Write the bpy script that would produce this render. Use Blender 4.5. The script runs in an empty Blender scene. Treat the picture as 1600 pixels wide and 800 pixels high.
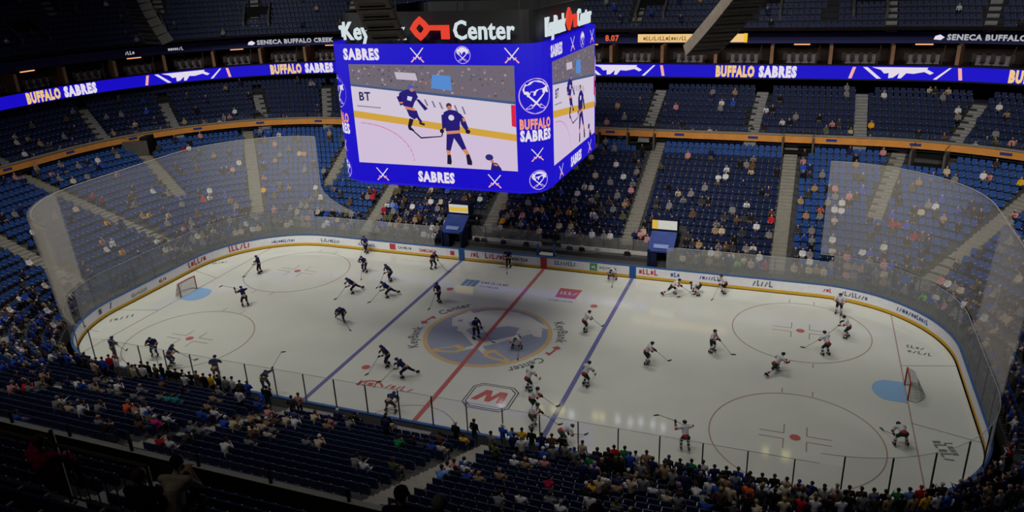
import bpy, bmesh, math, random
from mathutils import Vector, Matrix
random.seed(7)
PI = math.pi
C = bpy.context.scene.collection
SC = bpy.context.scene
# ------------------------------------------------------------------ camera
CAM = Vector((19.7602, -45.1192, 25.2011)); YAW, PITCH, ROLL, FOC = -0.372454, 0.371925, -0.041767, 1192.8456
def cam_axes():
    f = Vector((math.sin(YAW)*math.cos(PITCH), math.cos(YAW)*math.cos(PITCH), -math.sin(PITCH)))
    r = Vector((math.cos(YAW), -math.sin(YAW), 0)); u = r.cross(f)
    c, s = math.cos(ROLL), math.sin(ROLL)
    return (c*r + s*u), (-s*r + c*u), f
CR, CU, CF = cam_axes()
cd = bpy.data.cameras.new('camera'); cam = bpy.data.objects.new('camera', cd); C.objects.link(cam)
cam.matrix_world = Matrix(((CR.x, CU.x, -CF.x, CAM.x), (CR.y, CU.y, -CF.y, CAM.y), (CR.z, CU.z, -CF.z, CAM.z), (0, 0, 0, 1)))
cd.sensor_width = 36; cd.lens = FOC/1600*36; cd.clip_end = 400; cd.clip_start = 0.3
SC.camera = cam
# ------------------------------------------------------------------ world, light, exposure
w = bpy.data.worlds.new('world'); SC.world = w; w.use_nodes = True
w.node_tree.nodes['Background'].inputs[0].default_value = (0.75, 0.8, 1.0, 1)
w.node_tree.nodes['Background'].inputs[1].default_value = 0.02
SC.view_settings.view_transform = 'Standard'; SC.view_settings.look = 'None'
SC.view_settings.gamma = 1; SC.view_settings.exposure = 0.0; SC.view_settings.use_curve_mapping = False
SC.cycles.max_bounces = 5; SC.cycles.diffuse_bounces = 2; SC.cycles.glossy_bounces = 2
SC.cycles.transparent_max_bounces = 24; SC.cycles.transmission_bounces = 3
SC.cycles.use_denoising = True
SC.cycles.sample_clamp_indirect = 3
def area(name, loc, tgt, sx, sy, power, col=(1, .97, .9), spread=180):
    l = bpy.data.lights.new(name, 'AREA'); l.shape = 'RECTANGLE'; l.size = sx; l.size_y = sy
    l.energy = power; l.color = col; l.spread = math.radians(spread)
    o = bpy.data.objects.new(name, l); C.objects.link(o); o.location = loc
    o.rotation_euler = (Vector(tgt)-Vector(loc)).to_track_quat('-Z', 'Y').to_euler()
    return o
for x, y, e in ((-27, 12, 400), (9, 12, 840), (-27, -8, 1250), (-9, -8, 300), (9, -8, 460), (27, -8, 60)):
    area('rink_light_bank', (x, y, 30), (x, y*.5, 0), 12, 3, e, (1, .985, .9), 108)
for i, x in enumerate((-30, -10, 10, 30)):
    area('house_fill_light', (x, -16, 34), (x*1.1, 23, 4), 12, 3, 1200, (1, .98, .92), 58)  # added fill from the near side, brightens far boards and lower seats
for i, x in enumerate((-38, -13, 13, 38)):
    area('upper_fill_light', (x*.8, -6, 36), (x*1.15, 44, 19), 12, 3, 380, (.95, .97, 1), 46)  # added fill with no known fixture, lifts the far upper stand and suites
area('rear_fill_light', (6, -44, 38), (12, -39, 18), 16, 2, 26, (1, .95, .88), 70)  # faint added fill so the foreground people are not black
area('end_light_bank', (-20, 0, 32), (-42, 4, 2), 4, 16, 420, (.9, .94, 1), 90)
area('end_light_bank', (20, 0, 32), (42, 4, 2), 4, 16, 420, (.9, .94, 1), 90)
area('near_light_bank', (-4, -30, 34), (-6, -18, 2), 60, 3, 680, (1, .97, .92), 80)
# ------------------------------------------------------------------ pixel <-> place helpers
def ray(px, py): return (CF + (px-800)/FOC*CR - (py-400)/FOC*CU).normalized()
def at(px, py, ax, v):
    d = ray(px, py); return CAM + d*((v-CAM[ax])/d[ax])
def proj(P):
    d = Vector(P)-CAM; z = d.dot(CF)
    if z < .1: return (-9999, -9999, z)
    return (800+FOC*d.dot(CR)/z, 400-FOC*d.dot(CU)/z, z)
# ------------------------------------------------------------------ materials
MATS = {}
def lin(c): return tuple(((v/255)/12.92 if v/255 <= .04045 else ((v/255+.055)/1.055)**2.4) for v in c)
def mat(name, rgb, rough=.6, spec=.3, var=.0, scale=8, emit=0, metal=0, bump=0):
    if name in MATS: return MATS[name]
    m = bpy.data.materials.new(name); m.use_nodes = True; nt = m.node_tree; b = nt.nodes['Principled BSDF']
    c = (*lin(rgb), 1)
    b.inputs['Base Color'].default_value = c; b.inputs['Roughness'].default_value = rough
    b.inputs['Specular IOR Level'].default_value = spec; b.inputs['Metallic'].default_value = metal
    m.diffuse_color = c
    if var:
        n = nt.nodes.new('ShaderNodeTexNoise'); n.inputs['Scale'].default_value = scale; n.inputs['Detail'].default_value = 4
        tc = nt.nodes.new('ShaderNodeTexCoord'); nt.links.new(tc.outputs['Object'], n.inputs['Vector'])
        r = nt.nodes.new('ShaderNodeValToRGB')
        r.color_ramp.elements[0].position = .3; r.color_ramp.elements[1].position = .7
        r.color_ramp.elements[0].color = (*[v*(1-var) for v in c[:3]], 1); r.color_ramp.elements[1].color = (*[min(1, v*(1+var)) for v in c[:3]], 1)
        nt.links.new(n.outputs['Fac'], r.inputs['Fac']); nt.links.new(r.outputs['Color'], b.inputs['Base Color'])
        if bump:
            bp = nt.nodes.new('ShaderNodeBump'); bp.inputs['Strength'].default_value = bump
            nt.links.new(n.outputs['Fac'], bp.inputs['Height']); nt.links.new(bp.outputs['Normal'], b.inputs['Normal'])
    if emit:
        b.inputs['Emission Color'].default_value = c; b.inputs['Emission Strength'].default_value = emit
        b.inputs['Base Color'].default_value = (0.01, 0.01, 0.01, 1)
    MATS[name] = m; return m
def led(name, rgb, k=1.0): return mat('led_'+name, rgb, .6, .1, emit=k)
def clear_mat(name, rgb, opac, gloss=0.0, trans=.5):
    if name in MATS: return MATS[name]
    m = bpy.data.materials.new(name); m.use_nodes = True; nt = m.node_tree; nt.nodes.clear()
    out = nt.nodes.new('ShaderNodeOutputMaterial'); tr = nt.nodes.new('ShaderNodeBsdfTransparent')
    df = nt.nodes.new('ShaderNodeBsdfDiffuse'); tl = nt.nodes.new('ShaderNodeBsdfTranslucent')
    for n in (df, tl): n.inputs['Color'].default_value = (*lin(rgb), 1)
    a = nt.nodes.new('ShaderNodeMixShader'); a.inputs[0].default_value = trans
    nt.links.new(df.outputs[0], a.inputs[1]); nt.links.new(tl.outputs[0], a.inputs[2])
    mx = nt.nodes.new('ShaderNodeMixShader'); mx.inputs[0].default_value = opac
    nt.links.new(tr.outputs[0], mx.inputs[1]); nt.links.new(a.outputs[0], mx.inputs[2])
    last = mx
    if gloss:
        g = nt.nodes.new('ShaderNodeBsdfGlossy'); g.inputs['Roughness'].default_value = .08
        m2 = nt.nodes.new('ShaderNodeMixShader'); m2.inputs[0].default_value = gloss
        nt.links.new(mx.outputs[0], m2.inputs[1]); nt.links.new(g.outputs[0], m2.inputs[2]); last = m2
    nt.links.new(last.outputs[0], out.inputs[0]); MATS[name] = m; return m
# ------------------------------------------------------------------ object helpers
def tag(o, label=None, cat=None, group=None, kind=None):
    if label: o['label'] = label
    if cat: o['category'] = cat
    if group: o['group'] = group
    if kind: o['kind'] = kind
    return o
def mesh_obj(name, me, parent=None):
    o = bpy.data.objects.new(name, me); C.objects.link(o)
    if parent: o.parent = parent
    return o
def empty(name, loc=(0, 0, 0), rz=0):
    o = bpy.data.objects.new(name, None); C.objects.link(o); o.location = loc; o.rotation_euler = (0, 0, rz); o.empty_display_size = .2
    return o
class MB:
    def __init__(s): s.v = []; s.f = []; s.m = []; s.cur = 0; s.mats = []
    def use(s, m):
        if m not in s.mats: s.mats.append(m)
        s.cur = s.mats.index(m); return s
    def poly(s, pts):
        b = len(s.v); s.v += [tuple(p) for p in pts]; s.f.append(tuple(range(b, b+len(pts)))); s.m.append(s.cur)
    def raw(s, vs, fs):
        b = len(s.v); s.v += vs; s.f += [tuple(i+b for i in f) for f in fs]; s.m += [s.cur]*len(fs)
    def box(s, c, h, M=None, rz=0, rx=0, taper=1.0):
        R = Matrix.Rotation(rz, 3, 'Z') @ Matrix.Rotation(rx, 3, 'X') if (rz or rx) else None
        vs = []
        for z in (-1, 1):
            k = taper if z > 0 else 1
            for x, y in ((-1, -1), (1, -1), (1, 1), (-1, 1)):
                p = Vector((x*h[0]*k, y*h[1]*k, z*h[2]))
                if R: p = R @ p
                p = p+Vector(c)
                if M: p = M @ p
                vs.append(tuple(p))
        s.raw(vs, [(3, 2, 1, 0), (4, 5, 6, 7), (0, 1, 5, 4), (1, 2, 6, 5), (2, 3, 7, 6), (3, 0, 4, 7)])
    def bar(s, a, b, r, n=6, r2=None):
        a, b = Vector(a), Vector(b); d = (b-a)
        if d.length < 1e-6: return
        q = d.to_track_quat('Z', 'Y'); r2 = r if r2 is None else r2
        vs = []
        for p, rr in ((a, r), (b, r2)):
            for i in range(n):
                t = 2*PI*i/n; vs.append(tuple(p+q @ Vector((rr*math.cos(t), rr*math.sin(t), 0))))
        fs = [(i, (i+1) % n, n+(i+1) % n, n+i) for i in range(n)]+[tuple(range(n-1, -1, -1)), tuple(range(n, 2*n))]
        s.raw(vs, fs)
    def tube(s, pts, r, n=6):
        for a, b in zip(pts, pts[1:]): s.bar(a, b, r, n)
    def flush(s, name, parent=None):
        o = s.build(name, parent=parent) if s.v else None
        s.v, s.f, s.m, s.mats, s.cur = [], [], [], [], 0
        return o
    def build(s, name, m=None, parent=None, smooth=False, bevel=0):
        me = bpy.data.meshes.new(name); me.from_pydata(s.v, [], s.f)
        for q in (s.mats or [m]): me.materials.append(q)
        if s.mats: me.polygons.foreach_set('material_index', s.m)
        if smooth: me.polygons.foreach_set('use_smooth', [True]*len(me.polygons))
        me.update(); o = mesh_obj(name, me, parent)
        if bevel:
            b = o.modifiers.new('bevel', 'BEVEL'); b.width = bevel; b.segments = 2
        return o
def bake(o):
    dg = bpy.context.evaluated_depsgraph_get(); dg.update()
    me = bpy.data.meshes.new_from_object(o.evaluated_get(dg)); bpy.data.objects.remove(o); return me
TXT = {}
def text_geo(s, bold=.0, extrude=0):
    """vertices and faces of a word, one unit high, centred on x"""
    k = (s, bold, extrude)
    if k in TXT: return TXT[k]
    c = bpy.data.curves.new('t', 'FONT'); c.body = s; c.size = 1.4; c.offset = bold; c.extrude = extrude; c.resolution_u = 2
    c.align_x = 'CENTER'; c.space_character = 1.0+bold*2
    o = mesh_obj('t', c); me = bake(o)
    vs = [tuple(v.co) for v in me.vertices]; fs = [tuple(p.vertices) for p in me.polygons]
    x0 = min(v[0] for v in vs); x1 = max(v[0] for v in vs)
    vs = [(v[0]-(x0+x1)/2, v[1], v[2]) for v in vs]
    TXT[k] = (vs, fs, x1-x0); return TXT[k]
class Path:
    """closed rounded-rectangle path, clockwise from the far centre; s is the arc length"""
    def __init__(s, par, cx=0, cy=0, n=16, rev=False):
        xl, xr, yh, Rl, Rr = par; P = [(0, yh)]
        def arc(ox, oy, R, a0, a1):
            for i in range(n+1):
                a = a0+(a1-a0)*i/n; P.append((ox+R*math.cos(a), oy+R*math.sin(a)))
        arc(xr-Rr, yh-Rr, Rr, PI/2, 0); arc(xr-Rr, -(yh-Rr), Rr, 0, -PI/2)
        P.append((0, -yh))
        arc(-(xl-Rl), -(yh-Rl), Rl, -PI/2, -PI); arc(-(xl-Rl), yh-Rl, Rl, PI, PI/2)
        P.append((0, yh))
        s.p = [(x+cx, y+cy) for x, y in P]; s.c = [0]
        for a, b in zip(s.p, s.p[1:]): s.c.append(s.c[-1]+math.hypot(b[0]-a[0], b[1]-a[1]))
        s.L = s.c[-1]; s.rev = rev
        if rev:
            k = n*2+3; s.s0 = s.c[k]
    def P(s, t):
        if s.rev: t = s.s0-t
        t %= s.L
        lo, hi = 0, len(s.c)-1
        while hi-lo > 1:
            m = (lo+hi)//2
            if s.c[m] <= t: lo = m
            else: hi = m
        a, b = s.p[lo], s.p[hi]; k = (t-s.c[lo])/max(1e-9, s.c[hi]-s.c[lo])
        dx, dy = b[0]-a[0], b[1]-a[1]; l = math.hypot(dx, dy) or 1
        return a[0]+dx*k, a[1]+dy*k, -dy/l, dx/l      # point and OUTWARD normal (clockwise path)
    def at(s, t, z, out=0):
        x, y, nx, ny = s.P(t); return (x+nx*out, y+ny*out, z)
    def find(s, x, y):
        return min(((s.p[i][0]-x)**2+(s.p[i][1]-y)**2, s.c[i]) for i in range(len(s.p)))[1]
def ring_par(d): return (30.48+d+.19*d*max(0, min(1, d/8)), 30.48+d+.19*d*max(0, min(1, d/8)), 12.95+d, 8.53+0.74*d, 8.53+1.0*d)
def inside(par, x, y):
    xl, xr, yh, Rl, Rr = par; y = abs(y)
    if y > yh or x > xr or x < -xl: return False
    if x < 0: cy, R = yh-Rl, Rl; ox = -(xl-Rl)-x
    else: cy, R = yh-Rr, Rr; ox = x-(xr-Rr)
    oy = y-cy
    return ox*ox+oy*oy <= R*R if (ox > 0 and oy > 0) else True
def ring_d(x, y):
    lo, hi = -8., 60.
    for _ in range(26):
        m = (lo+hi)/2
        if inside(ring_par(m), x, y): hi = m
        else: lo = m
    return hi
def band(path, s0, s1, rows, step=1.0, mb=None):
    """rows: list of (out, z); quads between neighbouring rows along the path"""
    mb = mb or MB(); n = max(1, int(abs(s1-s0)/step)); b = len(mb.v); k = len(rows)
    for i in range(n+1):
        t = s0+(s1-s0)*i/n; x, y, nx, ny = path.P(t)
        for o, z in rows: mb.v.append((x+nx*o, y+ny*o, z))
    for i in range(n):
        for j in range(k-1):
            a = b+i*k+j; mb.f.append((a, a+k, a+k+1, a+1)); mb.m.append(mb.cur)
    return mb
def text_on(mb, m, path, s, z, h, word, out, width=None, bold=.02, sh=0):
    vs, fs, wd = text_geo(word, bold); sx = (width/wd) if width else h
    mb.use(m); mb.raw([path.at(s+x*sx+y*sh*h, z+y*h, out) for x, y, _ in vs], fs)
def poly_on(mb, m, path, pts, out):
    """pts in (s, z)"""
    mb.use(m); mb.poly([path.at(a, b, out) for a, b in pts])
def scribble(mb, m, path, s, z, h, n, out, seed=0):
    """a word too small to read in the photo: a row of little strokes"""
    r = random.Random(seed); mb.use(m); x = s
    for i in range(n):
        wd = h*r.uniform(.35, .6); k = r.choice((0, 1, 2))
        t = h*.2
        if k == 0: mb.poly([path.at(a, b, out) for a, b in ((x, z), (x+t, z), (x+t, z+h), (x, z+h))]); mb.poly([path.at(a, b, out) for a, b in ((x+t, z), (x+wd, z), (x+wd, z+t), (x+t, z+t))])
        elif k == 1: mb.poly([path.at(a, b, out) for a, b in ((x, z+h*.1), (x+wd, z+h*.1), (x+wd, z+h*.75), (x, z+h*.75))])
        else: mb.poly([path.at(a, b, out) for a, b in ((x, z), (x+t, z), (x+wd, z+h*.8), (x+wd-t, z+h*.8))])
        x += wd+h*.16
    return x
class Flat:
    """the same interface as Path, but lying on the ice: s runs along direction a from origin (ox, oy), z becomes the other axis"""
    def __init__(s, ox, oy, a=0, zz=.012): s.o = (ox, oy); s.a = a; s.zz = zz
    def at(s, t, z, out=0):
        c, q = math.cos(s.a), math.sin(s.a); return (s.o[0]+t*c-z*q, s.o[1]+t*q+z*c, s.zz+out)
# ------------------------------------------------------------------ ice
def ice_mat(name, rgb, var=.03, rough=.07, spec=.5):
    m = mat(name, rgb, rough, spec, var=var, scale=.35)
    nt = m.node_tree; b = nt.nodes['Principled BSDF']
    tc = nt.nodes.new('ShaderNodeTexCoord'); n = nt.nodes.new('ShaderNodeTexNoise'); n.inputs['Scale'].default_value = 2.2; n.inputs['Detail'].default_value = 5
    bp = nt.nodes.new('ShaderNodeBump'); bp.inputs['Strength'].default_value = .02; bp.inputs['Distance'].default_value = .02
    nt.links.new(tc.outputs['Object'], n.inputs['Vector']); nt.links.new(n.outputs['Fac'], bp.inputs['Height']); nt.links.new(bp.outputs['Normal'], b.inputs['Normal'])
    return m
ICE = ice_mat('ice', (212, 213, 202))
I_RED = ice_mat('ice_red', (190, 104, 102)); I_BLUE = ice_mat('ice_blue', (112, 112, 162)); I_THIN = ice_mat('ice_thin_red', (172, 146, 140))
I_CREASE = ice_mat('ice_crease', (142, 184, 222)); I_NAVY = ice_mat('ice_logo_blue', (156, 163, 180)); I_GOLD = ice_mat('ice_gold', (214, 182, 136))
I_GREY = ice_mat('ice_grey', (120, 122, 124)); I_MSHIELD = ice_mat('ice_dark', (92, 98, 100)); I_AD = ice_mat('ice_ad_blue', (112, 142, 184)); I_W = ice_mat('ice_white', (214, 213, 206))
rink = Path(ring_par(0), n=28)
mb = MB().use(ICE); P = [rink.at(t*rink.L/220, 0) for t in range(220)]; mb.poly(P[::-1])
ice = mb.build('floor'); tag(ice, kind='structure')
def flat_part(name): pass
def ringmark(mb, m, cx, cy, r, wd, z=.008, n=72, a0=0, a1=2*PI):
    mb.use(m)
    for i in range(n):
        a, b = a0+(a1-a0)*i/n, a0+(a1-a0)*(i+1)/n
        mb.poly([(cx+q*math.cos(t), cy+q*math.sin(t), z) for q, t in ((r-wd/2, a), (r+wd/2, a), (r+wd/2, b), (r-wd/2, b))])
def disc(mb, m, cx, cy, r, z=.008, n=48):
    mb.use(m); mb.poly([(cx+r*math.cos(2*PI*i/n), cy+r*math.sin(2*PI*i/n), z) for i in range(n)])
def rect(mb, m, x0, y0, x1, y1, z=.008): mb.use(m); mb.poly([(x0, y0, z), (x1, y0, z), (x1, y1, z), (x0, y1, z)])
mk = MB()
for s in (-1, 1):
    rect(mk, I_BLUE, s*7.77-.15, -12.9, s*7.77+.15, 12.9, .018)
    rect(mk, I_THIN, s*27.13-.04, -11.5, s*27.13+.04, 11.5)
    for yy in (-1, 1):
        cx, cy = s*21.03, yy*6.71
        ringmark(mk, I_THIN, cx, cy, 4.6, .075)
        disc(mk, I_RED, cx, cy, .29, .01)
        disc(mk, I_RED, s*6.1, yy*6.71, .29, .01)
        for a in (-1, 1):
            for b in (-1, 1):
                x0 = cx+a*.6; rect(mk, I_THIN, min(x0, x0+a*1.3), cy+b*.28-.035, max(x0, x0+a*1.3), cy+b*.28+.035)
                rect(mk, I_THIN, x0-.035, min(cy+b*.28, cy+b*1.2), x0+.035, max(cy+b*.28, cy+b*1.2))
            for b in (-1, 1):
                rect(mk, I_THIN, cx+a*.87-.035, cy+b*4.6, cx+a*.87+.035, cy+b*5.2)
        # trapezoid behind the goal
        mk.use(I_THIN); mk.poly([(s*27.13, yy*3.35, .008), (s*27.13, yy*3.42, .008), (s*30.4, yy*4.34, .008), (s*30.4, yy*4.27, .008)])
    mk.flush('ice_line', ice)
    # crease
    n = 20; R = 1.83
    pts = [(s*27.1, 1.22, .012)] + [(s*(27.1-.9-.95*math.cos(-PI/2+PI*i/n)), -1.22*math.sin(-PI/2+PI*i/n), .012) for i in range(n+1)] + [(s*27.1, -1.22, .012)]
    mk.use(I_CREASE); mk.poly(pts if s < 0 else pts[::-1]); mk.flush('goal_crease', ice)
# referee crease at the near boards
ringmark(mk, I_THIN, 0, -12.9, 3.05, .06, n=30, a0=0, a1=PI)
rect(mk, I_RED, -.15, -12.9, .15, 12.9, .024)
mk.flush('centre_line', ice)
# buffalo emblem, unit coordinates
BUF = [(-.74, .30), (-.74, .46), (-.66, .58), (-.60, .72), (-.50, .64), (-.34, .80), (-.10, .87), (.18, .86), (.44, .76), (.62, .62), (.80, .52), (.84, .42), (.70, .44), (.78, .30), (.82, .14), (.70, .14), (.58, .30), (.50, .14), (.40, .16), (.40, .34), (.20, .36), (.02, .24), (-.04, .06), (-.16, .02), (-.14, .22), (-.28, .26), (-.36, .10), (-.42, -.04), (-.52, .0), (-.54, .12), (-.66, .12)]
def tri(pts):
    from mathutils.geometry import tessellate_polygon
    return tessellate_polygon([[Vector((x, y, 0)) for x, y in pts]])
def emblem(mb, path, s, z, r, mats, sx=1.0, o=0.0, dz=.002):
    blue, gold, white = mats; n = 40
    def add(m, pts, out):
        mb.use(m); mb.raw([path.at(s+x*r*sx, z+y*r, o+out) for x, y in pts], [tuple(t) for t in tri(pts)])
    circ = lambda q: [(q*math.cos(2*PI*i/n), q*math.sin(2*PI*i/n)) for i in range(n)]
    add(gold, circ(1), 0); add(blue, circ(.93), dz)
    sabres(lambda m, pts, out: add(m, pts, out+dz), white, gold, dz, blue)
    add(white, BUF, dz*3.2)
    add(blue, [(-.66, .34), (-.58, .38), (-.56, .30), (-.63, .28)], dz*4.4)
    add(blue, [(-.46, .30), (-.38, .38), (-.30, .30), (-.36, .16)], dz*4.4)
def sabres(add, white, gold, dz, inset=None):
    for k in (1, -1):
        bl = [(-.78, .38), (-.72, .43), (-.42, .08), (-.02, -.28), (.23, -.55), (.18, -.60), (-.10, -.36), (-.48, .02)]
        hi = [(.14, -.50), (.30, -.42), (.40, -.52), (.62, -.66), (.58, -.74), (.34, -.70), (.20, -.66)]
        add(white, [(x*k, y) for x, y in bl][::k], dz*(1 if k > 0 else 1.5)); add(gold, [(x*k, y) for x, y in hi][::k], dz*(2 if k > 0 else 2.4)); add(inset or white, [((.38+(x-.38)*.62)*k, -.60+(y+.60)*.5) for x, y in hi][::k], dz*2.8)
emblem(mk, Flat(0, 0), 0, 0, 4.68, (I_NAVY, I_GOLD, I_W), o=.0, dz=.002); mk.flush('centre_emblem', ice)
# words running round the centre circle
def arc_word(mb, m, word, R, a_mid, h, span):
    vs, fs, wd = text_geo(word, .03); mb.use(m)
    mb.raw([((R+y*h)*math.cos(a_mid-x/wd*span), (R+y*h)*math.sin(a_mid-x/wd*span), .012) for x, y, _ in vs], fs)
def arc_key(mb, m, R, a, h):
    pts = [(-.9, .5), (-.5, .95), (-.1, .5), (-.5, .05)]; mb.use(m)
    f = lambda x, y: ((R+y*h)*math.cos(a-x*h/R), (R+y*h)*math.sin(a-x*h/R), .013)
    mb.poly([f(x, y) for x, y in pts][::-1]); mb.poly([f(x, y) for x, y in ((-.1, .38), (1, .38), (1, .62), (-.1, .62))]); mb.poly([f(x, y) for x, y in ((.6, 0), (.9, 0), (.9, .4), (.6, .4))])
for off in (0, PI):
    arc_word(mk, I_GREY, 'KeyBank', 5.05, math.radians(200)-off, .72, .62)
    arc_key(mk, I_RED, 5.05, math.radians(170)-off, .72)
    arc_word(mk, I_GREY, 'Center', 5.05, math.radians(141)-off, .72, .5); mk.flush('ice_lettering', ice)
# hexagon shield with the red M
F0 = Flat(3.35, -7.75)
def fp(m, pts, out=0): mk.use(m); mk.raw([F0.at(x, y, out) for x, y in pts], [tuple(t) for t in tri(pts)])
def hexa(a, b, c): return [(-a, b-c), (-a, -b+c), (-a+c, -b), (a-c, -b), (a, -b+c), (a, b-c), (a-c, b), (-a+c, b)]
fp(I_MSHIELD, hexa(1.55, 1.45, .5), -.004); fp(I_W, hexa(1.47, 1.37, .47), -.002); fp(I_MSHIELD, hexa(1.38, 1.28, .44), 0); fp(I_W, hexa(1.3, 1.2, .4), .002)
M_ = [(-1.15, -.55), (-.55, .72), (-.12, .72), (.02, .02), (.38, .72), (.9, .72), (1.0, -.55), (.55, -.55), (.5, .2), (.1, -.55), (-.22, -.55), (-.35, .2), (-.72, -.55)]
fp(I_RED, M_, .004); mk.flush('shield_advert', ice)
# other adverts painted in the ice
fl = Flat(2.75, 7.6); poly = lambda m, path, a, b, c, d, o=0: poly_on(mk, m, path, [(a, b), (c, b), (c, d), (a, d)], o)
mk.use(I_RED); mk.poly([(2.7, 7.55, .012), (4.35, 7.55, .012), (4.45, 9.35, .012), (2.6, 9.35, .012)])
scribble(mk, I_W, Flat(2.9, 8.2, .02, .016), 0, 0, .55, 4, 0, 31)
scribble(mk, I_GREY, Flat(2.3, 6.85), 0, 0, .26, 13, 0, 3); mk.flush('red_advert', ice)
for i in range(3): mk.use(I_AD); mk.poly([(-5.6+i*.45, 7.7, .012), (-5.25+i*.45, 7.7, .012), (-5.2+i*.45, 9.0, .012), (-5.62+i*.45, 9.0, .012)])
scribble(mk, I_GREY, Flat(-4.1, 8.5), 0, 0, .45, 9, 0, 4); scribble(mk, I_GREY, Flat(-4.0, 7.8), 0, 0, .3, 9, 0, 5); mk.flush('blue_advert', ice)
ringmark(mk, I_RED, -4.6, -9.1, .95, .16, .012, 24, .5, 2.9); scribble(mk, I_RED, Flat(-5.5, -8.9, .05), 0, 0, .62, 4, 0, 32); scribble(mk, I_RED, Flat(-3.6, -8.7, -.05), 0, 0, .6, 5, 0, 33); mk.flush('red_lettering', ice)
for (x, y, a, n, h, m) in ((-29.3, -6.3, .9, 5, .6, I_GREY), (27.7, 6.1, -.15, 4, .45, I_GREY), (27.7, 5.4, -.15, 5, .45, I_GREY), (-29.9, 6.0, .55, 5, .45, I_GREY), (27.9, -4.9, -1.3, 5, .6, I_GREY), (28.5, -4.9, -1.3, 4, .45, I_GREY)):
    scribble(mk, m, Flat(x, y, a), 0, 0, h, n, 0, int(x*7+y)); mk.flush('grey_advert', ice)
# ------------------------------------------------------------------ boards, glass
WHITE = mat('board_white', (226, 226, 228), .5, .4, var=.04, scale=3); YEL = mat('kick_yellow', (214, 168, 54), .5, .3, var=.06, scale=4)
CAPB = mat('cap_blue', (52, 92, 150), .5, .4, var=.05, scale=4); BRED = mat('board_red', (176, 48, 60), .5); BBLU = mat('board_blue', (40, 84, 150), .5)
ADG = mat('advert_grey', (96, 100, 112), .6); ADR = mat('advert_red', (186, 60, 74), .6); ADB = mat('advert_blue', (70, 90, 160), .6); ADGR = mat('advert_green', (70, 150, 90), .6)
BLACK = mat('black', (14, 14, 16), .6); METAL = mat('steel_grey', (110, 112, 116), .4, .5, metal=.6)
GLASS = clear_mat('rink_glass_haze', (205, 208, 206), .28, .035)  # milky opacity stands in for light scattered by the far panes
GLASSN = clear_mat('rink_glass_faint_haze', (205, 208, 206), .035, .02)  # same glass on the near side, with less scatter haze painted in
boards = empty('rink_boards'); tag(boards, 'white hockey dasher boards with yellow kick strip, blue top rail and glass round the ice', 'rink boards')
L = rink.L
band(rink, 0, L, [(0, .26), (0, 1.02)], .5, MB().use(WHITE)).build('board_panel', parent=boards)
band(rink, 0, L, [(-.02, 0), (-.02, .26), (0, .26)], .5, MB().use(YEL)).build('kick_strip', parent=boards)
band(rink, 0, L, [(-.03, 1.02), (-.03, 1.1), (.16, 1.1), (.16, 1.0)], .5, MB().use(CAPB)).build('top_rail', parent=boards)
def xs(x, near=False):       # arc length of a point on the straight far or near boards
    return x % L if not near else (rink.L/2 - x)
band(rink, 0, L, [(.15, 1.0), (.15, 0)], .5, MB().use(mat('outer_panel', (120, 120, 118), .7, .2, var=.15, scale=1))).build('outer_panel', parent=boards)
mb = MB()
for nr in (False, True):
    for x, m in ((-7.77, BBLU), (0, BRED), (7.77, BBLU)):
        c = xs(x, nr); poly_on(mb, m, rink, [(c-.28, .02), (c+.28, .02), (c+.28, 1.08), (c-.28, 1.08)], -.045); mb.flush('line_marker', boards)
mb = MB(); rr = random.Random(5)
def ad(x, word, m, h=.5, width=None, near=False): text_on(mb, m, rink, xs(x, near), .42, h, word, -.025, width=width, bold=.03)
# far boards, left to right
scribble(mb, ADR, rink, xs(-6.9), .42, .5, 3, -.025, 21); scribble(mb, ADR, rink, xs(-5.5), .42, .5, 6, -.025, 22); mb.flush('board_advert', boards)
scribble(mb, ADR, rink, xs(-12), .42, .34, 8, -.025, 1); mb.flush('board_advert', boards); poly_on(mb, ADR, rink, [(xs(-8.9), .4), (xs(-8.5), .4), (xs(-8.5), .8), (xs(-8.9), .8)], -.025)
poly_on(mb, ADR, rink, [(xs(-15.1), .36), (xs(-14.5), .36), (xs(-14.5), .92), (xs(-15.1), .92)], -.025); scribble(mb, ADG, rink, xs(-14.2), .5, .3, 7, -.025, 2); mb.flush('board_advert', boards)
scribble(mb, ADG, rink, xs(-3.2), .48, .34, 8, -.025, 6); mb.flush('board_advert', boards); scribble(mb, ADG, rink, xs(1.0), .48, .42, 8, -.025, 7); mb.flush('board_advert', boards)
poly_on(mb, ADGR, rink, [(xs(4.1), .32), (xs(4.75), .32), (xs(4.75), .96), (xs(4.1), .96)], -.025); scribble(mb, WHITE, rink, xs(4.25), .5, .3, 2, -.03, 23)
scribble(mb, ADG, rink, xs(4.95), .52, .26, 8, -.025, 8); mb.flush('board_advert', boards)
scribble(mb, ADR, rink, xs(8.3), .42, .5, 5, -.025, 9); mb.flush('board_advert', boards); scribble(mb, ADB, rink, xs(10.9), .45, .42, 3, -.025, 10); mb.flush('board_advert', boards)
scribble(mb, ADB, rink, xs(13.2), .5, .36, 9, -.025, 11); mb.flush('board_advert', boards); scribble(mb, ADG, rink, xs(17.3), .42, .5, 5, -.025, 24); mb.flush('board_advert', boards)
scribble(mb, ADR, rink, xs(22.5), .5, .34, 3, -.025, 12); mb.flush('board_advert', boards); scribble(mb, ADG, rink, xs(23.8), .45, .38, 8, -.025, 13); mb.flush('board_advert', boards)
scribble(mb, ADB, rink, xs(27.9), .48, .36, 12, -.025, 14); mb.flush('board_advert', boards)
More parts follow.
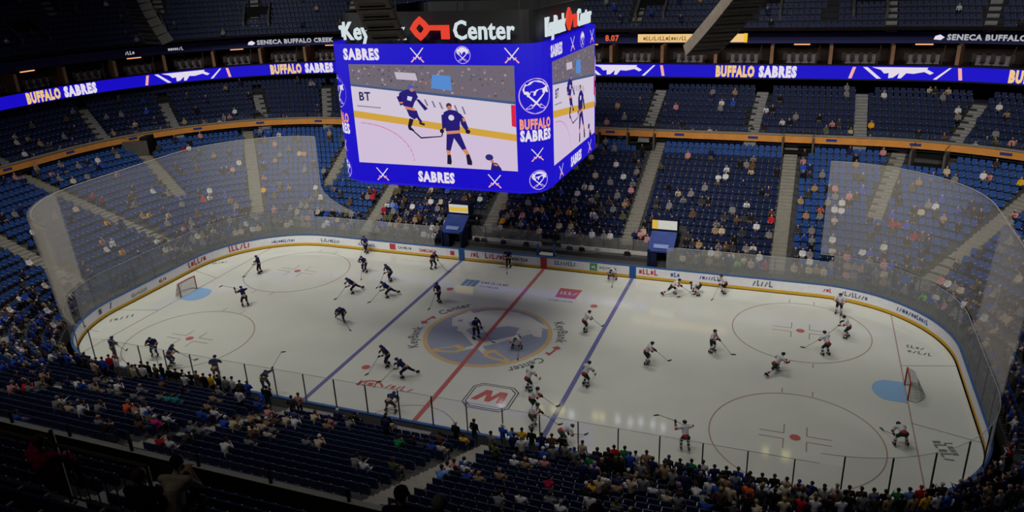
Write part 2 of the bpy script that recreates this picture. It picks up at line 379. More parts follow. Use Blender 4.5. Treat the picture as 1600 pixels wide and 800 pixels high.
# left corner and end
s0 = L-xs(0)
for off, m, h, n in ((-18.5, ADB, .3, 10), (-22.6, ADG, .36, 9), (-27.5, ADB, .3, 12), (-31.5, ADR, .55, 6), (-36.0, ADR, .55, 6), (-39.5, ADR, .38, 4), (-42.5, ADG, .3, 9), (-44.8, ADG, .6, 1), (-46.0, ADG, .6, 1), (-48.2, ADG, .6, 1)):
    scribble(mb, m, rink, L+off, .42, h, n, -.025, int(-off)); mb.flush('board_advert', boards)

# glass panes and the posts between them
def glass_h(x, y): return 3.5 if abs(x) > 22 else 2.95
n = 76; st = L/n
for i in range(n):
    a, b = i*st, (i+1)*st; x, y, nx, ny = rink.P((a+b)/2)
    if y > 12.5 and (-10.1 < x < 11.2): continue                      # open in front of the players' benches
    h = glass_h(x, y)
    band(rink, a+.03, b-.03, [(.05, 1.1), (.05, h), (.068, h), (.068, 1.1)], .6, MB().use(GLASS if y > -8 else GLASSN)).build('glass_pane', parent=boards)
PD, PP = mat('post_dark', (26, 27, 30), .5), mat('post_pale', (120, 122, 122), .5)
for i in range(n):
    x, y, nx, ny = rink.P(i*st)
    if y > 12.5 and (-10.1 < x < 11.2): continue
    q = MB().use(PD if y < -5 and (-6 < x < 4 or x > 13) else PP); q.box((x+nx*.06, y+ny*.06, (1.1+glass_h(x, y))/2), (.03, .03, (glass_h(x, y)-1.1)/2), rz=math.atan2(ny, nx)); q.build('glass_post', parent=boards)
mb = MB().use(mat('glass_edge', (150, 158, 160), .3, .5))
for a, b, h in ((xs(11.2), xs(22), 2.95), (xs(22), L/2-22, 3.5), (L/2-22, L/2+22, 2.95), (L/2+22, L-22, 3.5), (L-22, L-10.1, 2.95)):
    band(rink, a, b, [(.045, h), (.045, h+.035), (.08, h+.035)], .6, mb)
mb.build('glass_edge', parent=boards)
# ------------------------------------------------------------------ safety nets
NET = clear_mat('safety_netting', (246, 240, 224), .27, 0, .4)
ROPE = mat('net_rope', (150, 146, 138), .7)
def safety_net(name, a, b, sweep, label):
    o = empty(name); tag(o, label, 'net')
    top = 10.6; mb = MB().use(NET); n = 90
    for i in range(n):
        for j in range(12):
            q = []
            for ii, jj in ((i, j), (i+1, j), (i+1, j+1), (i, j+1)):
                v = jj/12; z = 3.55+(top-3.55)*v
                e = a+(b-a)*0; k = ii/n
                lo_a = a-(sweep[0]*max(0, 1-v*2.6)**2.2); lo_b = b+(sweep[1]*max(0, 1-v*2.6)**2.2)
                t = lo_a+(lo_b-lo_a)*k
                x, y, nx, ny = rink.P(t); q.append((x+nx*(.15+.25*v), y+ny*(.15+.25*v), z-(.6*0)))
            mb.poly(q)
    mb.build('netting', parent=o, smooth=True)
    m2 = MB().use(ROPE); k = 60; m2.tube([rink.at(a+(b-a)*i/k, top, .4) for i in range(k+1)], .03)
    m2.build('top_rope', parent=o)
    return o
nL = safety_net('safety_net', L/2+24.3, L-22, (0, 3.8), 'tall pale protective netting curving round the left end of the rink above the glass')
nR = safety_net('safety_net', 22, 45.0, (0, 0), 'tall pale protective netting curving round the right end of the rink above the glass')
# near left corner: the net is doubled where it overlaps
mb = MB().use(NET)
for e in (.5, .58, .66): band(rink, L/2+24.3, L/2+33, [(e-.35, 3.5), (e, 10.6)], .6, mb)
mb.build('overlap_panel', parent=nL)
mb = MB().use(NET)
for e in (.48, .56): band(rink, 37, 45, [(e-.38, 3.5), (e, 10.6)], .6, mb)
mb.build('overlap_panel', parent=nR)
# ------------------------------------------------------------------ goals
GRED = mat('goal_red', (170, 50, 50), .4); GNET = clear_mat('goal_net', (190, 190, 186), .30, 0, .3); GW = mat('goal_white', (190, 190, 190), .6)
def goal(s, label, rz=0):
    o = empty('hockey_goal', (s*27.13, 0, 0)); tag(o, label, 'goal')
    o.rotation_euler = (0, 0, 0 if s > 0 else PI)
    m = MB().use(GRED); m.tube([(0, -.915, 0), (0, -.915, 1.22), (0, .915, 1.22), (0, .915, 0)], .045, 8); m.build('goal_frame', parent=o)
    m = MB().use(GW); pts = [(0, -.915, .03)]+[(.55+.55*math.sin(PI*i/8)-.1, -.915-.12+2.07*i/8, .03) for i in range(9)]+[(0, .915, .03)]
    m.tube(pts, .035, 6); m.tube([(0, -.915, 1.22), (.4, -.7, 1.12), (.45, 0, 1.1), (.4, .7, 1.12), (0, .915, 1.22)], .025, 6); m.tube([(.45, 0, 1.1), (.99, 0, .05)], .02); m.build('base_frame', parent=o)
    m = MB().use(GNET); top = [(0, -.915, 1.22), (.4, -.7, 1.12), (.45, 0, 1.1), (.4, .7, 1.12), (0, .915, 1.22)]
    bot = [(0, -.93, .03), (.75, -.75, .03), (1.0, 0, .03), (.75, .75, .03), (0, .93, .03)]
    for i in range(4): m.poly([top[i], top[i+1], bot[i+1], bot[i]])
    m.poly(top); m.build('goal_net', parent=o)
    m = MB().use(mat('net_cord', (150, 150, 148), .8))
    for i in range(4):
        for k in range(5):
            a = Vector(top[i]).lerp(Vector(top[i+1]), k/5); b = Vector(bot[i]).lerp(Vector(bot[i+1]), k/5); m.bar(a, b, .008, 3)
    for k in range(1, 7):
        m.tube([Vector(t).lerp(Vector(b), k/7) for t, b in zip(top, bot)], .008, 3)
    m.build('net_cord', parent=o)
goal(-1, 'red framed hockey goal at the left end beside its blue crease')
goal(1, 'red framed hockey goal at the right end beside its blue crease')
# ------------------------------------------------------------------ seating bowl
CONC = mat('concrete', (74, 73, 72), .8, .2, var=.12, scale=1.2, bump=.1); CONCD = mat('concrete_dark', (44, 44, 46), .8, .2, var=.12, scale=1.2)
STAIR = mat('stair_concrete', (140, 136, 125), .8, .2, var=.1, scale=3); STAIRC = mat('stair_club', (140, 138, 134), .8, .2, var=.1, scale=3)
NROW, TR = 21, .82
def row_d(k): return 1.15+TR*k
def row_z(k): return .85+.37*k
CROW = 9
def crow_d(k): return 15.9+.8*k
def crow_z(k): return 8.15+.42*k
UROW = 12
def urow_d(k): return 27.3+.8*k
def urow_z(k): return 17.2+.56*k
ring_cache = {}
def ring(d):
    d = round(d, 3)
    if d not in ring_cache: ring_cache[d] = Path(ring_par(d), n=26)
    return ring_cache[d]
def terraces(name, rows, m, w):
    mb = MB().use(m); N = 2*(26*2+3)
    prof = []
    for d, z in rows: prof += [(d-w/2, z), (d+w/2, z)]
    cols = []
    for d, z in prof:
        P = ring(d); cols.append([(x, y, z) for x, y in P.p])
    n = len(cols[0]); b = len(mb.v)
    for c in cols: mb.v += c
    for j in range(len(cols)-1):
        for i in range(n-1): mb.f.append((b+j*n+i, b+j*n+i+1, b+(j+1)*n+i+1, b+(j+1)*n+i)); mb.m.append(0)
    return tag(mb.build(name), kind='structure')
terraces('floor_lower_stand', [(.3, .02), (.31, .02)]+[(row_d(k), row_z(k)) for k in range(NROW)]+[(row_d(NROW-1)+3.2, row_z(NROW-1))], CONC, TR)
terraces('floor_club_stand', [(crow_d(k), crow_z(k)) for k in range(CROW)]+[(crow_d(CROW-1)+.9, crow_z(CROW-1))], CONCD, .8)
AISLE_L = [((-18.6, 14.6), (-18.6, 31)), ((-6.5, 16.5), (-6.5, 31)), ((6.6, 16.5), (6.9, 31)), ((19, 14.6), (19.1, 31)), ((-26.2, 20.5), (-27.2, 28.5)), ((-30.5, 14), (-42, 28.2)),
           ((-38.6, 12.6), (-49.5, 17.7)), ((-34, 5.4), (-51, 4.3)), ((-34, -4.4), (-51, -4.2)), ((26, 20.6), (28.4, 30)), ((29.2, 13.1), (42, 28)), ((37.5, 12), (50, 19)), ((33, 4.6), (52, 4.6)), ((33, -4.6), (52, -4.6)),
           ((5.8, -14.4), (5.8, -28)), ((-6.3, -14.4), (-6.3, -28)), ((-18.8, -14.4), (-18.8, -28)), ((-30.5, -14), (-42, -28.2)), ((30.5, -14), (42, -28))]
AISLE_C = [((-49.1, 14.5), (-55.6, 17.7)), ((-44.9, 20.3), (-50.6, 24.6)), ((-38.2, 26.8), (-42.6, 31.6)), ((-31.2, 29), (-34.6, 34.5)), ((-18, 29), (-18.4, 36)), ((-6, 29), (-6, 36)), ((5.4, 29), (5.8, 36)), ((15.4, 29), (15.9, 36)), ((24.8, 29), (24.9, 36)), ((32, 28.2), (34.8, 34)), ((41, 24), (46, 29)), ((-50, 4), (-58, 4)),
           ((0, -29), (0, -36)), ((-12, -29), (-12, -36)), ((-26, -29), (-27, -36)), ((12, -29), (12, -36))]
AISLE_U = [((-61.6, 22.2), (-68, 25)), ((-55, 31.5), (-60, 36)), ((-45.8, 37.3), (-49.5, 43)), ((-34, 40), (-36, 48)), ((-22, 40), (-22.8, 49)), ((-10, 40), (-10, 49)), ((2, 40), (2, 49)), ((14, 40), (14.8, 49)), ((21.5, 40), (22, 49)), ((27, 39.5), (27, 49)), ((35, 38), (37, 46))]
def segdist(p, s):
    (ax, ay), (bx, by) = s; dx, dy = bx-ax, by-ay; t = max(0, min(1, ((p[0]-ax)*dx+(p[1]-ay)*dy)/(dx*dx+dy*dy)))
    return math.hypot(p[0]-ax-t*dx, p[1]-ay-t*dy)
def aisles(lst, df, zf, n, w, m, hw, nm):
    for (a, b) in lst:
        a, b = Vector(a), Vector(b); dr = (b-a).normalized(); ang = math.atan2(dr.y, dr.x); mb = MB().use(m)
        da, db = ring_d(*a), ring_d(*b); cnt = 0
        for k in range(n):
            d = df(k)
            if d < da-.3 or d > db: continue
            t = (d-da)/(db-da)
            p = a+(b-a)*t; k1 = (b-a).length/(db-da)*w
            mb.box((p.x, p.y, zf(k)-.12), (k1/2+.01, hw, .19), rz=ang)
            rise = zf(k+1)-zf(k); q = p+dr*k1*.25
            mb.box((q.x, q.y, zf(k)+rise/4+.03), (k1/4, hw, rise/4+.01), rz=ang); cnt += 1
        if cnt: tag(mb.build(nm), kind='structure')
aisles(AISLE_L, row_d, row_z, NROW, TR, STAIR, .58, 'floor_aisle_stairs')
aisles(AISLE_C, crow_d, crow_z, CROW, .8, STAIRC, .55, 'floor_club_stairs')
# entrances (vomitories): centre, angle of the stair, width, depth offsets
PORTALS = [((-22.8, 27.8), PI/2, 2.6), ((-40.6, 27.0), math.radians(52), 2.4), ((-47.2, 16.9), math.radians(25), 2.6), ((-.2, 28.9), PI/2, 2.4), ((19.6, 29.2), PI/2, 2.6), ((30.4, 27.6), math.radians(72), 2.6), ((5.2, 29.0), PI/2, 2.6), ((-13, 28.9), PI/2, 2.6)]
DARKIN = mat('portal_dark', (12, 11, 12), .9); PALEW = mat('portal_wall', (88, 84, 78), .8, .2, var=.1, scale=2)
def near_portal(x, y): return any(math.hypot(x-p[0], y-p[1]) < 1.75 for p, a, w_ in PORTALS)
for (p, a, wd) in PORTALS:
    d = ring_d(*p); z = .85+(d-1.15)*.451; o = empty('entrance_portal', (p[0], p[1], z-.3), a-PI/2); o['kind'] = 'structure'
    m = MB().use(PALEW)
    m.box((-wd/2, 0, .75), (.09, 1.3, .75)); m.box((wd/2, 0, .75), (.09, 1.3, .75)); m.build('portal_side', parent=o)
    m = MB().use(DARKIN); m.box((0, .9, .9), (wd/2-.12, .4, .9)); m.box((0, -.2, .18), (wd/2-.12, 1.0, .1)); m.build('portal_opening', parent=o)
    m = MB().use(METAL)
    for x in (-wd/2, wd/2): m.tube([(x, -1.3, 1.5), (x, -1.3, 2.0), (x, 1.2, 2.0)], .03)
    m.build('portal_rail', parent=o)
# orange front of the club stand, rail on top
ORANGE = mat('fascia_orange', (222, 146, 66), .5, .3, var=.08, scale=1.5)
fas = ring(15.5); LF = fas.L
tag(band(fas, 0, LF, [(.14, 8.4), (0, 8.4), (0, 9.06)], 1, MB().use(ORANGE)).build('trim_1'), kind='structure')
tag(band(fas, 0, LF, [(-.1, 9.06), (-.1, 9.2), (.14, 9.2), (.14, 8.6)], 1, MB().use(mat('ledge_grey', (136, 134, 124), .6, .3, var=.08, scale=2))).build('trim_2'), kind='structure')
mb = MB(); mb.use(mat('fascia_seal', (44, 60, 130), .5))
for i in range(40):
    s = (i+.3)*LF/40; poly_on(mb, MATS['fascia_seal'], fas, [(s-.45, 8.62), (s+.45, 8.62), (s+.45, 8.86), (s-.45, 8.86)], -.02)
tag(mb.build('trim_3'), kind='structure')
rail = empty('club_railing'); tag(rail, 'low glass and steel railing on top of the orange club level front', 'railing')
m1 = MB().use(mat('rail_post', (20, 20, 22), .5)); n = int(LF/3.0)
for i in range(n):
    x, y, nx, ny = fas.P(i*LF/n)
    if proj((x, y, 9.5))[0] > -100 and proj((x, y, 9.5))[0] < 1700 and proj((x, y, 9.5))[1] < 850: m1.use(MATS['rail_post']); m1.box((x+nx*.05, y+ny*.05, 9.45), (.04, .045, .26)); m1.flush('rail_post', rail)
band(fas, 0, LF, [(.04, 9.22), (.04, 9.72), (.055, 9.72)], 1.2, MB().use(clear_mat('rail_glass', (150, 155, 155), .07, .02))).build('rail_glass', parent=rail)
# ribbon display
RB = Path((55.3, 55.3, 36.6, 25.3, 27), n=26); LR = RB.L; RZ0, RZ1 = 13.0, 14.25
LBLUE = led('blue', (24, 10, 196)); LW = led('white', (226, 216, 232)); LY = led('yellow', (236, 196, 130)); LP = led('pink', (240, 170, 160)); LN = led('navy', (12, 14, 44), .7); LGW = led('greywhite', (170, 172, 178))
ribbon = empty('ribbon_display'); tag(ribbon, 'bright blue LED ribbon display with team words round the club level', 'display')
for s0_, s1_ in ((0, LR*.36), (LR*.64, LR)): band(RB, s0_, s1_, [(0, RZ0), (0, RZ1)], 1, MB().use(LBLUE)).build('led_band', parent=ribbon)
for s0_, s1_ in ((0, LR*.36), (LR*.64, LR)): band(RB, s0_, s1_, [(.02, RZ0-.15), (-.12, RZ0-.12), (-.12, RZ0-.02), (.0, RZ0-.01), (.02, RZ1), (-.12, RZ1+.02), (-.12, RZ1+.12), (.5, RZ1+.12)], 1, MB().use(BLACK)).build('led_frame', parent=ribbon)
def rb_word(mb, s):
    text_on(mb, LY, RB, s, RZ0+.14, 1.0, 'BUFFALO', -.03, width=3.8, bold=.1); text_on(mb, LW, RB, s+4.1, RZ0+.14, 1.0, 'SABRES', -.03, width=3.6, bold=.1)
def rb_art(mb, s):
    q = lambda m, pts: poly_on(mb, m, RB, [(s+x, RZ0+.08+y*1.08) for x, y in pts], -.03)
    q(LP, [(-4.4, 0), (-4.1, 0), (-3.8, 1), (-4.1, 1)]); q(LW, [(-3.2, 1), (-2.8, 1), (-1.5, 0), (-1.9, 0)]); q(LW, [(-2.4, 1), (2.4, 1), (2.1, .62), (1.2, .45), (.6, .5), (.2, .05), (-.1, .05), (0, .5), (-.5, .1), (-.9, .05), (-.9, .5), (-1.3, .45), (-1.6, .75)])
    q(LW, [(2.0, 1), (2.9, .55), (2.6, .4), (1.8, .75)]); q(LW, [(4.1, 1), (4.3, 1), (3.2, 0), (2.9, 0)]); q(LP, [(4.8, 1), (5.1, 1), (5.3, 0), (5.0, 0)])
mb = MB()
for px in (88, 467, 1178, 1640):
    P_ = at(px, 118, 1, 36.6); pass
def rb_s(px, py):
    best = min(((proj(RB.at(i*LR/1200, 13.6))[0]-px)**2+(0 if RB.P(i*LR/1200)[1] > 5 else 1e9), i) for i in range(1200)); return best[1]*LR/1200
for px in (62, 443, 1145, 1612): rb_word(mb, rb_s(px, 0)+.3); mb.flush('display_word', ribbon)
for px in (288, 960, 1405): rb_art(mb, rb_s(px, 0)); mb.flush('display_artwork', ribbon)
# suites behind the ribbon
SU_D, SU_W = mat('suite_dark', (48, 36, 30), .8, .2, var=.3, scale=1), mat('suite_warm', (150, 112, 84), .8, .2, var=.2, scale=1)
SUF = Path((56, 56, 37.1, 25.6, 27.5), n=26); LS = SUF.L
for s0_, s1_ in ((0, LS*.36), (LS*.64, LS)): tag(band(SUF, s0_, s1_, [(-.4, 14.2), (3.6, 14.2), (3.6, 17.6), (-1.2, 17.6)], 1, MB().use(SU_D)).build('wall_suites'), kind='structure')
U0 = Path((58, 58, 38.6, 28, 29), n=26); LU = U0.L; UZ0, UZ1 = 16.15, 17.15
for s0_, s1_ in ((0, LU*.36), (LU*.64, LU)): tag(band(U0, s0_, s1_, [(2.5, UZ0-.02), (0, UZ0), (0, UZ1), (.3, UZ1), (.3, UZ0+.9)], 1, MB().use(mat('fascia_navy', (34, 36, 92), .5, .3, var=.1, scale=2))).build('trim_4'), kind='structure')
CHR = mat('suite_chair', (58, 50, 50), .6); GLOW = led('warm', (230, 160, 110), 1.3); COUNTER = mat('suite_counter', (128, 118, 118), .5)
nS = 60; k = 0
for i in range(nS):
    s = (i+.5)*LS/nS; x, y, nx, ny = SUF.P(s)
    q = proj((x, y, 15))
    if not (-80 < q[0] < 1680 and y > 0): continue
    o = empty('suite_bay', (x, y, 14.2), math.atan2(ny, nx)-PI/2); o['kind'] = 'structure'
    wd = LS/nS/2
    m = MB().use(SU_W); m.box((-wd, 1.2, .95), (.16, 1.4, .95)); m.build('suite_divider', parent=o)
    m = MB().use(COUNTER); m.box((0, .9, .95), (wd*.55, .15, .04)); m.box((0, .9, .5), (wd*.5, .05, .4)); m.build('suite_counter', parent=o)
    m = MB().use(CHR)
    for c in range(5):
        cx = -wd*.55+c*wd*.28; m.box((cx, .45, .55), (.2, .22, .06)); m.box((cx, .68, .85), (.2, .05, .32), taper=.85); m.bar((cx, .45, 0), (cx, .45, .5), .04)
    m.build('suite_chairs', parent=o)
    if i % 2: m = MB().use(GLOW); m.box((0, 1.9, 1.8), (wd*.28, .1, .05)); m.build('suite_lamp', parent=o)
    m = MB().use(mat('suite_pole', (92, 76, 52), .6)); m.tube([(wd*.5, -.3, 0), (wd*.62, .6, 1.85)], .03); m.build('suite_pole', parent=o)
# upper ribbon words
mb = MB()
def u_s(px): 
    best = min(((proj(U0.at(i*LU/1200, 16.6))[0]-px)**2+(0 if U0.P(i*LU/1200)[1] > 5 else 1e9), i) for i in range(1200)); return best[1]*LU/1200
up = empty('upper_ribbon_display'); tag(up, 'dark navy upper ribbon display with small white casino words', 'display')
for px, wdt in ((462, 9.5), (1568, 9.0)):
    s = u_s(px); text_on(mb, LGW, U0, s, UZ0+.32, .5, 'SENECA BUFFALO CREEK', -.03, width=wdt, bold=.06); mb.flush('display_word', up)
    poly_on(mb, LW, U0, [(s-wdt/2-1.1, UZ0+.35), (s-wdt/2-.5, UZ0+.3), (s-wdt/2-.2, UZ0+.55), (s-wdt/2-.6, UZ0+.8), (s-wdt/2-1, UZ0+.65)], -.03); mb.flush('display_icon', up)
for px, wdt in ((207, 1.8), (285, 3.0)):
    s = u_s(px); scribble(mb, LGW, U0, s-wdt/2, UZ0+.3, .4, int(wdt*2.4), -.03, px); mb.flush('display_word', up)
s = u_s(958); text_on(mb, led('orange', (230, 96, 50)), U0, s, UZ0+.28, .6, '8.07', -.03, width=1.5, bold=.04); mb.flush('display_word', up)
a, b = u_s(996), u_s(1168)
poly_on(mb, LY, U0, [(a, UZ0+.12), ((a+b)/2, UZ0+.12), ((a+b)/2, UZ1-.05), (a, UZ1-.05)], -.03); poly_on(mb, LY, U0, [((a+b)/2, UZ0+.12), (b, UZ0+.12), (b, UZ1-.05), ((a+b)/2, UZ1-.05)], -.03)
scribble(mb, led('brown', (120, 92, 60)), U0, a+.6, UZ0+.3, .45, 16, -.05, 77)
mb.flush('lit_advert', up); poly_on(mb, led('gold', (240, 190, 40)), U0, [(b-.35, UZ0+.1), (b, UZ0+.1), (b, UZ1), (b-.35, UZ1)], -.06)
mb.flush('lit_advert', up)
# upper stand
def uring(k): return Path((58+.5+.8*k, 58+.5+.8*k, 39.1+.8*k, 28+.5+.8*k, 29+.5+.8*k), n=26)
UR = [uring(k) for k in range(UROW)]
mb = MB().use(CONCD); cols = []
for k in range(UROW):
    for o in (-.4, .4): cols.append([(x, y, urow_z(k)) for x, y in Path((58.5+.8*k+o, 58.5+.8*k+o, 39.1+.8*k+o, 28.5+.8*k+o, 29.5+.8*k+o), n=26).p])
n = len(cols[0])
for c in cols: mb.v += c
for j in range(len(cols)-1):
    for i in range(n-1):
        y0 = cols[j][i][1]
        if y0 < -10: continue
        mb.f.append((j*n+i, j*n+i+1, (j+1)*n+i+1, (j+1)*n+i)); mb.m.append(0)
tag(mb.build('floor_upper_stand'), kind='structure')
for (a, b) in AISLE_U:
    a, b = Vector(a), Vector(b); mb = MB().use(STAIRC); ang = math.atan2((b-a).y, (b-a).x)
    pts = []
    for k in range(UROW):
        c = Path((58.5+.8*k, 58.5+.8*k, 39.1+.8*k, 28.5+.8*k, 29.5+.8*k), n=26)
        best = None
        for i in range(41):
            p = a+(b-a)*(i/40*1.2-.1); dd = min((p.x-x)**2+(p.y-y)**2 for x, y in [c.P(c.find(p.x, p.y)+t)[:2] for t in (-2, -1, -.5, 0, .5, 1, 2)])
            if best is None or dd < best[0]: best = (dd, p)
        if best[0] < 1: mb.box((best[1].x, best[1].y, urow_z(k)+.03), (.4, .5, .04), rz=ang); mb.box((best[1].x+.2*math.cos(ang), best[1].y+.2*math.sin(ang), urow_z(k)+.17), (.2, .5, .14), rz=ang)
    if mb.v: tag(mb.build('floor_upper_stairs'), kind='structure')
# upper entrances with pale side walls
for k, (px, py) in enumerate(((80, 20), (250, 20), (400, 22), (1010, 25), (1190, 15), (1355, 18))):
    d_ = ray(px, py); t = 70
    while t < 130:
        P_ = CAM+d_*t
        if not inside((58, 58, 38.6, 28, 29), P_.x, P_.y) and P_.z < 17.2+.7*(abs(P_.y)-39) + (0 if abs(P_.x) < 30 else (abs(P_.x)-30)*.3): break
        t += .3
    s = U0.find(P_.x, P_.y); s = u_s(px); x, y, nx, ny = U0.P(s)
    x += nx*2.8; y += ny*2.8; z = urow_z(2)
    o = empty('upper_entrance', (x, y, z), math.atan2(ny, nx)-PI/2); o['kind'] = 'structure'
    m = MB().use(PALEW)
    for sx in (-1.5, 1.5): m.raw([(sx-.12, -1.2, 0), (sx+.12, -1.2, 0), (sx+.12, 2.2, 0), (sx-.12, 2.2, 0), (sx-.12, -1.2, .9), (sx+.12, -1.2, .9), (sx+.12, 2.2, 2.9), (sx-.12, 2.2, 2.9)], [(3, 2, 1, 0), (4, 5, 6, 7), (0, 1, 5, 4), (1, 2, 6, 5), (2, 3, 7, 6), (3, 0, 4, 7)])
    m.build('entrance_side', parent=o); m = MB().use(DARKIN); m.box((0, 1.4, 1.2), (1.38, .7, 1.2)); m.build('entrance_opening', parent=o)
mb = MB().use(mat('shell_dark', (10, 10, 13), .9))
band(Path((72, 72, 52, 40, 40), n=16), 0, Path((72, 72, 52, 40, 40), n=16).L, [(0, -1), (0, 40)], 3, mb)
tag(mb.build('wall_back'), kind='structure')
mb = MB().use(MATS['shell_dark']); mb.poly([Path((72, 72, 52, 40, 40), n=16).p[i]+(40,) for i in range(len(Path((72, 72, 52, 40, 40), n=16).p)-1)]); tag(mb.build('ceiling'), kind='structure')
# ------------------------------------------------------------------ centre scoreboard
BX, BY, HX, HY, BR = -1.1, 2.45, 7.1, 6.45, 1.7
SB = Path((HX, HX, HY, BR, BR), cx=BX, cy=BY, n=14, rev=True); SZ0, SZ1 = 12.05, 20.75
sb = empty('centre_scoreboard', (0, 0, 0)); tag(sb, 'huge four sided blue video scoreboard hanging over centre ice', 'scoreboard')
band(SB, 0, SB.L, [(-.9, SZ0-.25), (-.35, SZ0-.1), (0, SZ0+.15), (0, SZ1)], .5, MB().use(LBLUE)).build('led_skin', parent=sb)
mb = MB().use(mat('board_black', (10, 10, 12), .6)); mb.box((BX, BY, SZ0+.1), (HX-1.2, HY-1.2, .25)); mb.box((BX, BY, SZ1+.02), (HX-1.0, HY-1.0, .06))
mb.build('board_underside', parent=sb)
mb = MB().use(MATS['board_black'])
band(SB, 0, SB.L, [(-.75, SZ1-.1), (-.75, SZ1+1.75), (-.85, SZ1+1.75)], .5, mb)
for (x, y) in ((-4, -2), (4, -2), (-4, 7), (2, 7)): mb.bar((x+0, y, SZ1), (x, y, 39), .05, 5)
mb.build('hanging_frame', parent=sb)
def screen(side, s0, s1, z0, z1):
    o = empty('video_screen'); o.parent = sb
    base = MB(); U = lambda u, v: (s0+(s1-s0)*u, z1+(z0-z1)*v)
    def P(mb, m, pts, out): mb.use(m); mb.raw([SB.at(*U(u, v), out) for u, v in pts], [tuple(t) for t in tri(pts)])
    D = lambda n, c: led('v_'+n, c)
    ice_, crowd = D('ice', (206, 188, 214)), D('crowd', (108, 100, 112))
    P(base, ice_, [(0, 0), (1, 0), (1, 1), (0, 1)], .01)
    P(base, crowd, [(0, 0), (1, 0), (1, .34), (0, .21)], .014)
    P(base, D('edge', (60, 84, 130)), [(0, .195), (1, .33), (1, .355), (0, .215)], .016)
    P(base, D('wall', (206, 196, 214)), [(0, .215), (1, .355), (1, .64), (0, .47)], .014)
    P(base, D('kick', (206, 160, 60)), [(0, .46), (1, .64), (1, .705), (0, .53)], .016)
    r = random.Random(11)
    cols = [D('c1', (150, 120, 116)), D('c2', (90, 92, 120)), D('c3', (160, 150, 160)), D('c4', (120, 84, 84)), D('c5', (80, 78, 90))]
    for i in range(150):
        u = r.uniform(.01, .98); v = r.uniform(.01, .17+.13*u); a = r.uniform(.006, .014)
        P(base, r.choice(cols), [(u, v), (u+a, v+.004), (u+a*.9, v+a*1.7), (u-.003, v+a*1.5)], .017)
    P(base, D('sky', (84, 136, 206)), [(.52, .09), (.63, .10), (.635, .24), (.51, .22)], .018)
    P(base, D('whiteish', (190, 180, 196)), [(.29, .07), (.42, .08), (.43, .15), (.30, .14)], .018)
    P(base, D('red', (214, 30, 70)), [(.975, .36), (1, .36), (1, .57), (.975, .56)], .018)
    rd = D('arc', (206, 130, 160))
    pts = [(.04+.33*math.sin(t*PI/2/12)*1.0, .58+.37*(1-math.cos(t*PI/2/12))) for t in range(13)]
    for a, b in zip(pts, pts[1:]): P(base, rd, [a, b, (b[0]-.006, b[1]+.008), (a[0], a[1]+.01)], .016)
    vs, fs, wd = text_geo('BT', .04); base.use(D('navy', (40, 36, 90)))
    base.raw([SB.at(*U(.085+x*.045, .355-y*.085), .018) for x, y, _ in vs], [f[::-1] for f in fs])
    base.use(D('g', (120, 110, 140)))
    for i in range(14): P(base, D('g', (130, 120, 150)), [(.03+i*.011, .405+i*.001), (.038+i*.011, .406+i*.001), (.038+i*.011, .42+i*.001), (.03+i*.011, .419+i*.001)], .018)
    for i in range(6): P(base, D('g', (130, 120, 150)), [(.46+i*.045, .33+i*.012), (.47+i*.045, .33+i*.012), (.485+i*.045, .39+i*.014), (.475+i*.045, .392+i*.014)], .018)
    base.build('video_picture', parent=o)
    pl = MB(); nv, go, sk, wh, dk, hb = D('player', (34, 24, 112)), D('trim', (206, 132, 96)), D('skin', (176, 120, 110)), D('wh', (214, 204, 224)), D('skate', (26, 22, 50)), D('hair', (70, 44, 40))
    def Q(m, pts, lay=0): P(pl, m, pts, .022+lay*.002)
    def ell(m, u, v, a, b, lay=0): Q(m, [(u+a*math.cos(t*PI/6), v+b*math.sin(t*PI/6)) for t in range(12)], lay)
    # skater bending forward on the left
    Q(nv, [(.31, .27), (.36, .235), (.41, .25), (.425, .31), (.40, .36), (.385, .42), (.33, .40), (.30, .33)]); Q(wh, [(.36, .30), (.39, .31), (.38, .35), (.355, .34)], 1)
    Q(go, [(.335, .40), (.40, .42), (.40, .445), (.34, .43)], 1); Q(nv, [(.345, .43), (.41, .44), (.42, .50), (.39, .53), (.36, .50)]); Q(nv, [(.29, .31), (.315, .30), (.33, .38), (.31, .40)])
    Q(nv, [(.41, .33), (.43, .33), (.48, .42), (.46, .44)]); Q(dk, [(.36, .52), (.385, .53), (.375, .58), (.36, .62), (.345, .60)]); Q(nv, [(.40, .50), (.42, .50), (.44, .55), (.425, .56)]); Q(dk, [(.42, .55), (.455, .57), (.45, .59), (.42, .575)])
    Q(dk, [(.345, .60), (.36, .60), (.385, .64), (.38, .65), (.35, .635)]); ell(D('helm', (70, 90, 170)), .385, .215, .022, .028, 2); ell(sk, .39, .24, .014, .018, 3)
    Q(go, [(.305, .36), (.33, .36), (.325, .375), (.305, .375)], 2)
    Q(dk, [(.355, .62), (.362, .615), (.425, .705), (.55, .685), (.55, .695), (.422, .72)], 1)
    pl.flush('video_player', o)
    # skater standing
    Q(nv, [(.575, .45), (.61, .42), (.65, .43), (.685, .47), (.67, .55), (.665, .64), (.585, .65), (.575, .56)]); ell(wh, .62, .50, .018, .028, 1); Q(nv, [(.56, .48), (.58, .46), (.58, .60), (.56, .62)]); Q(nv, [(.675, .46), (.70, .50), (.72, .60), (.70, .62), (.675, .56)])
    Q(go, [(.585, .635), (.665, .62), (.665, .65), (.585, .665)], 1); Q(go, [(.685, .50), (.70, .50), (.705, .53), (.69, .535)], 2); Q(nv, [(.585, .655), (.665, .645), (.70, .80), (.68, .83), (.628, .70), (.60, .84), (.575, .83)])
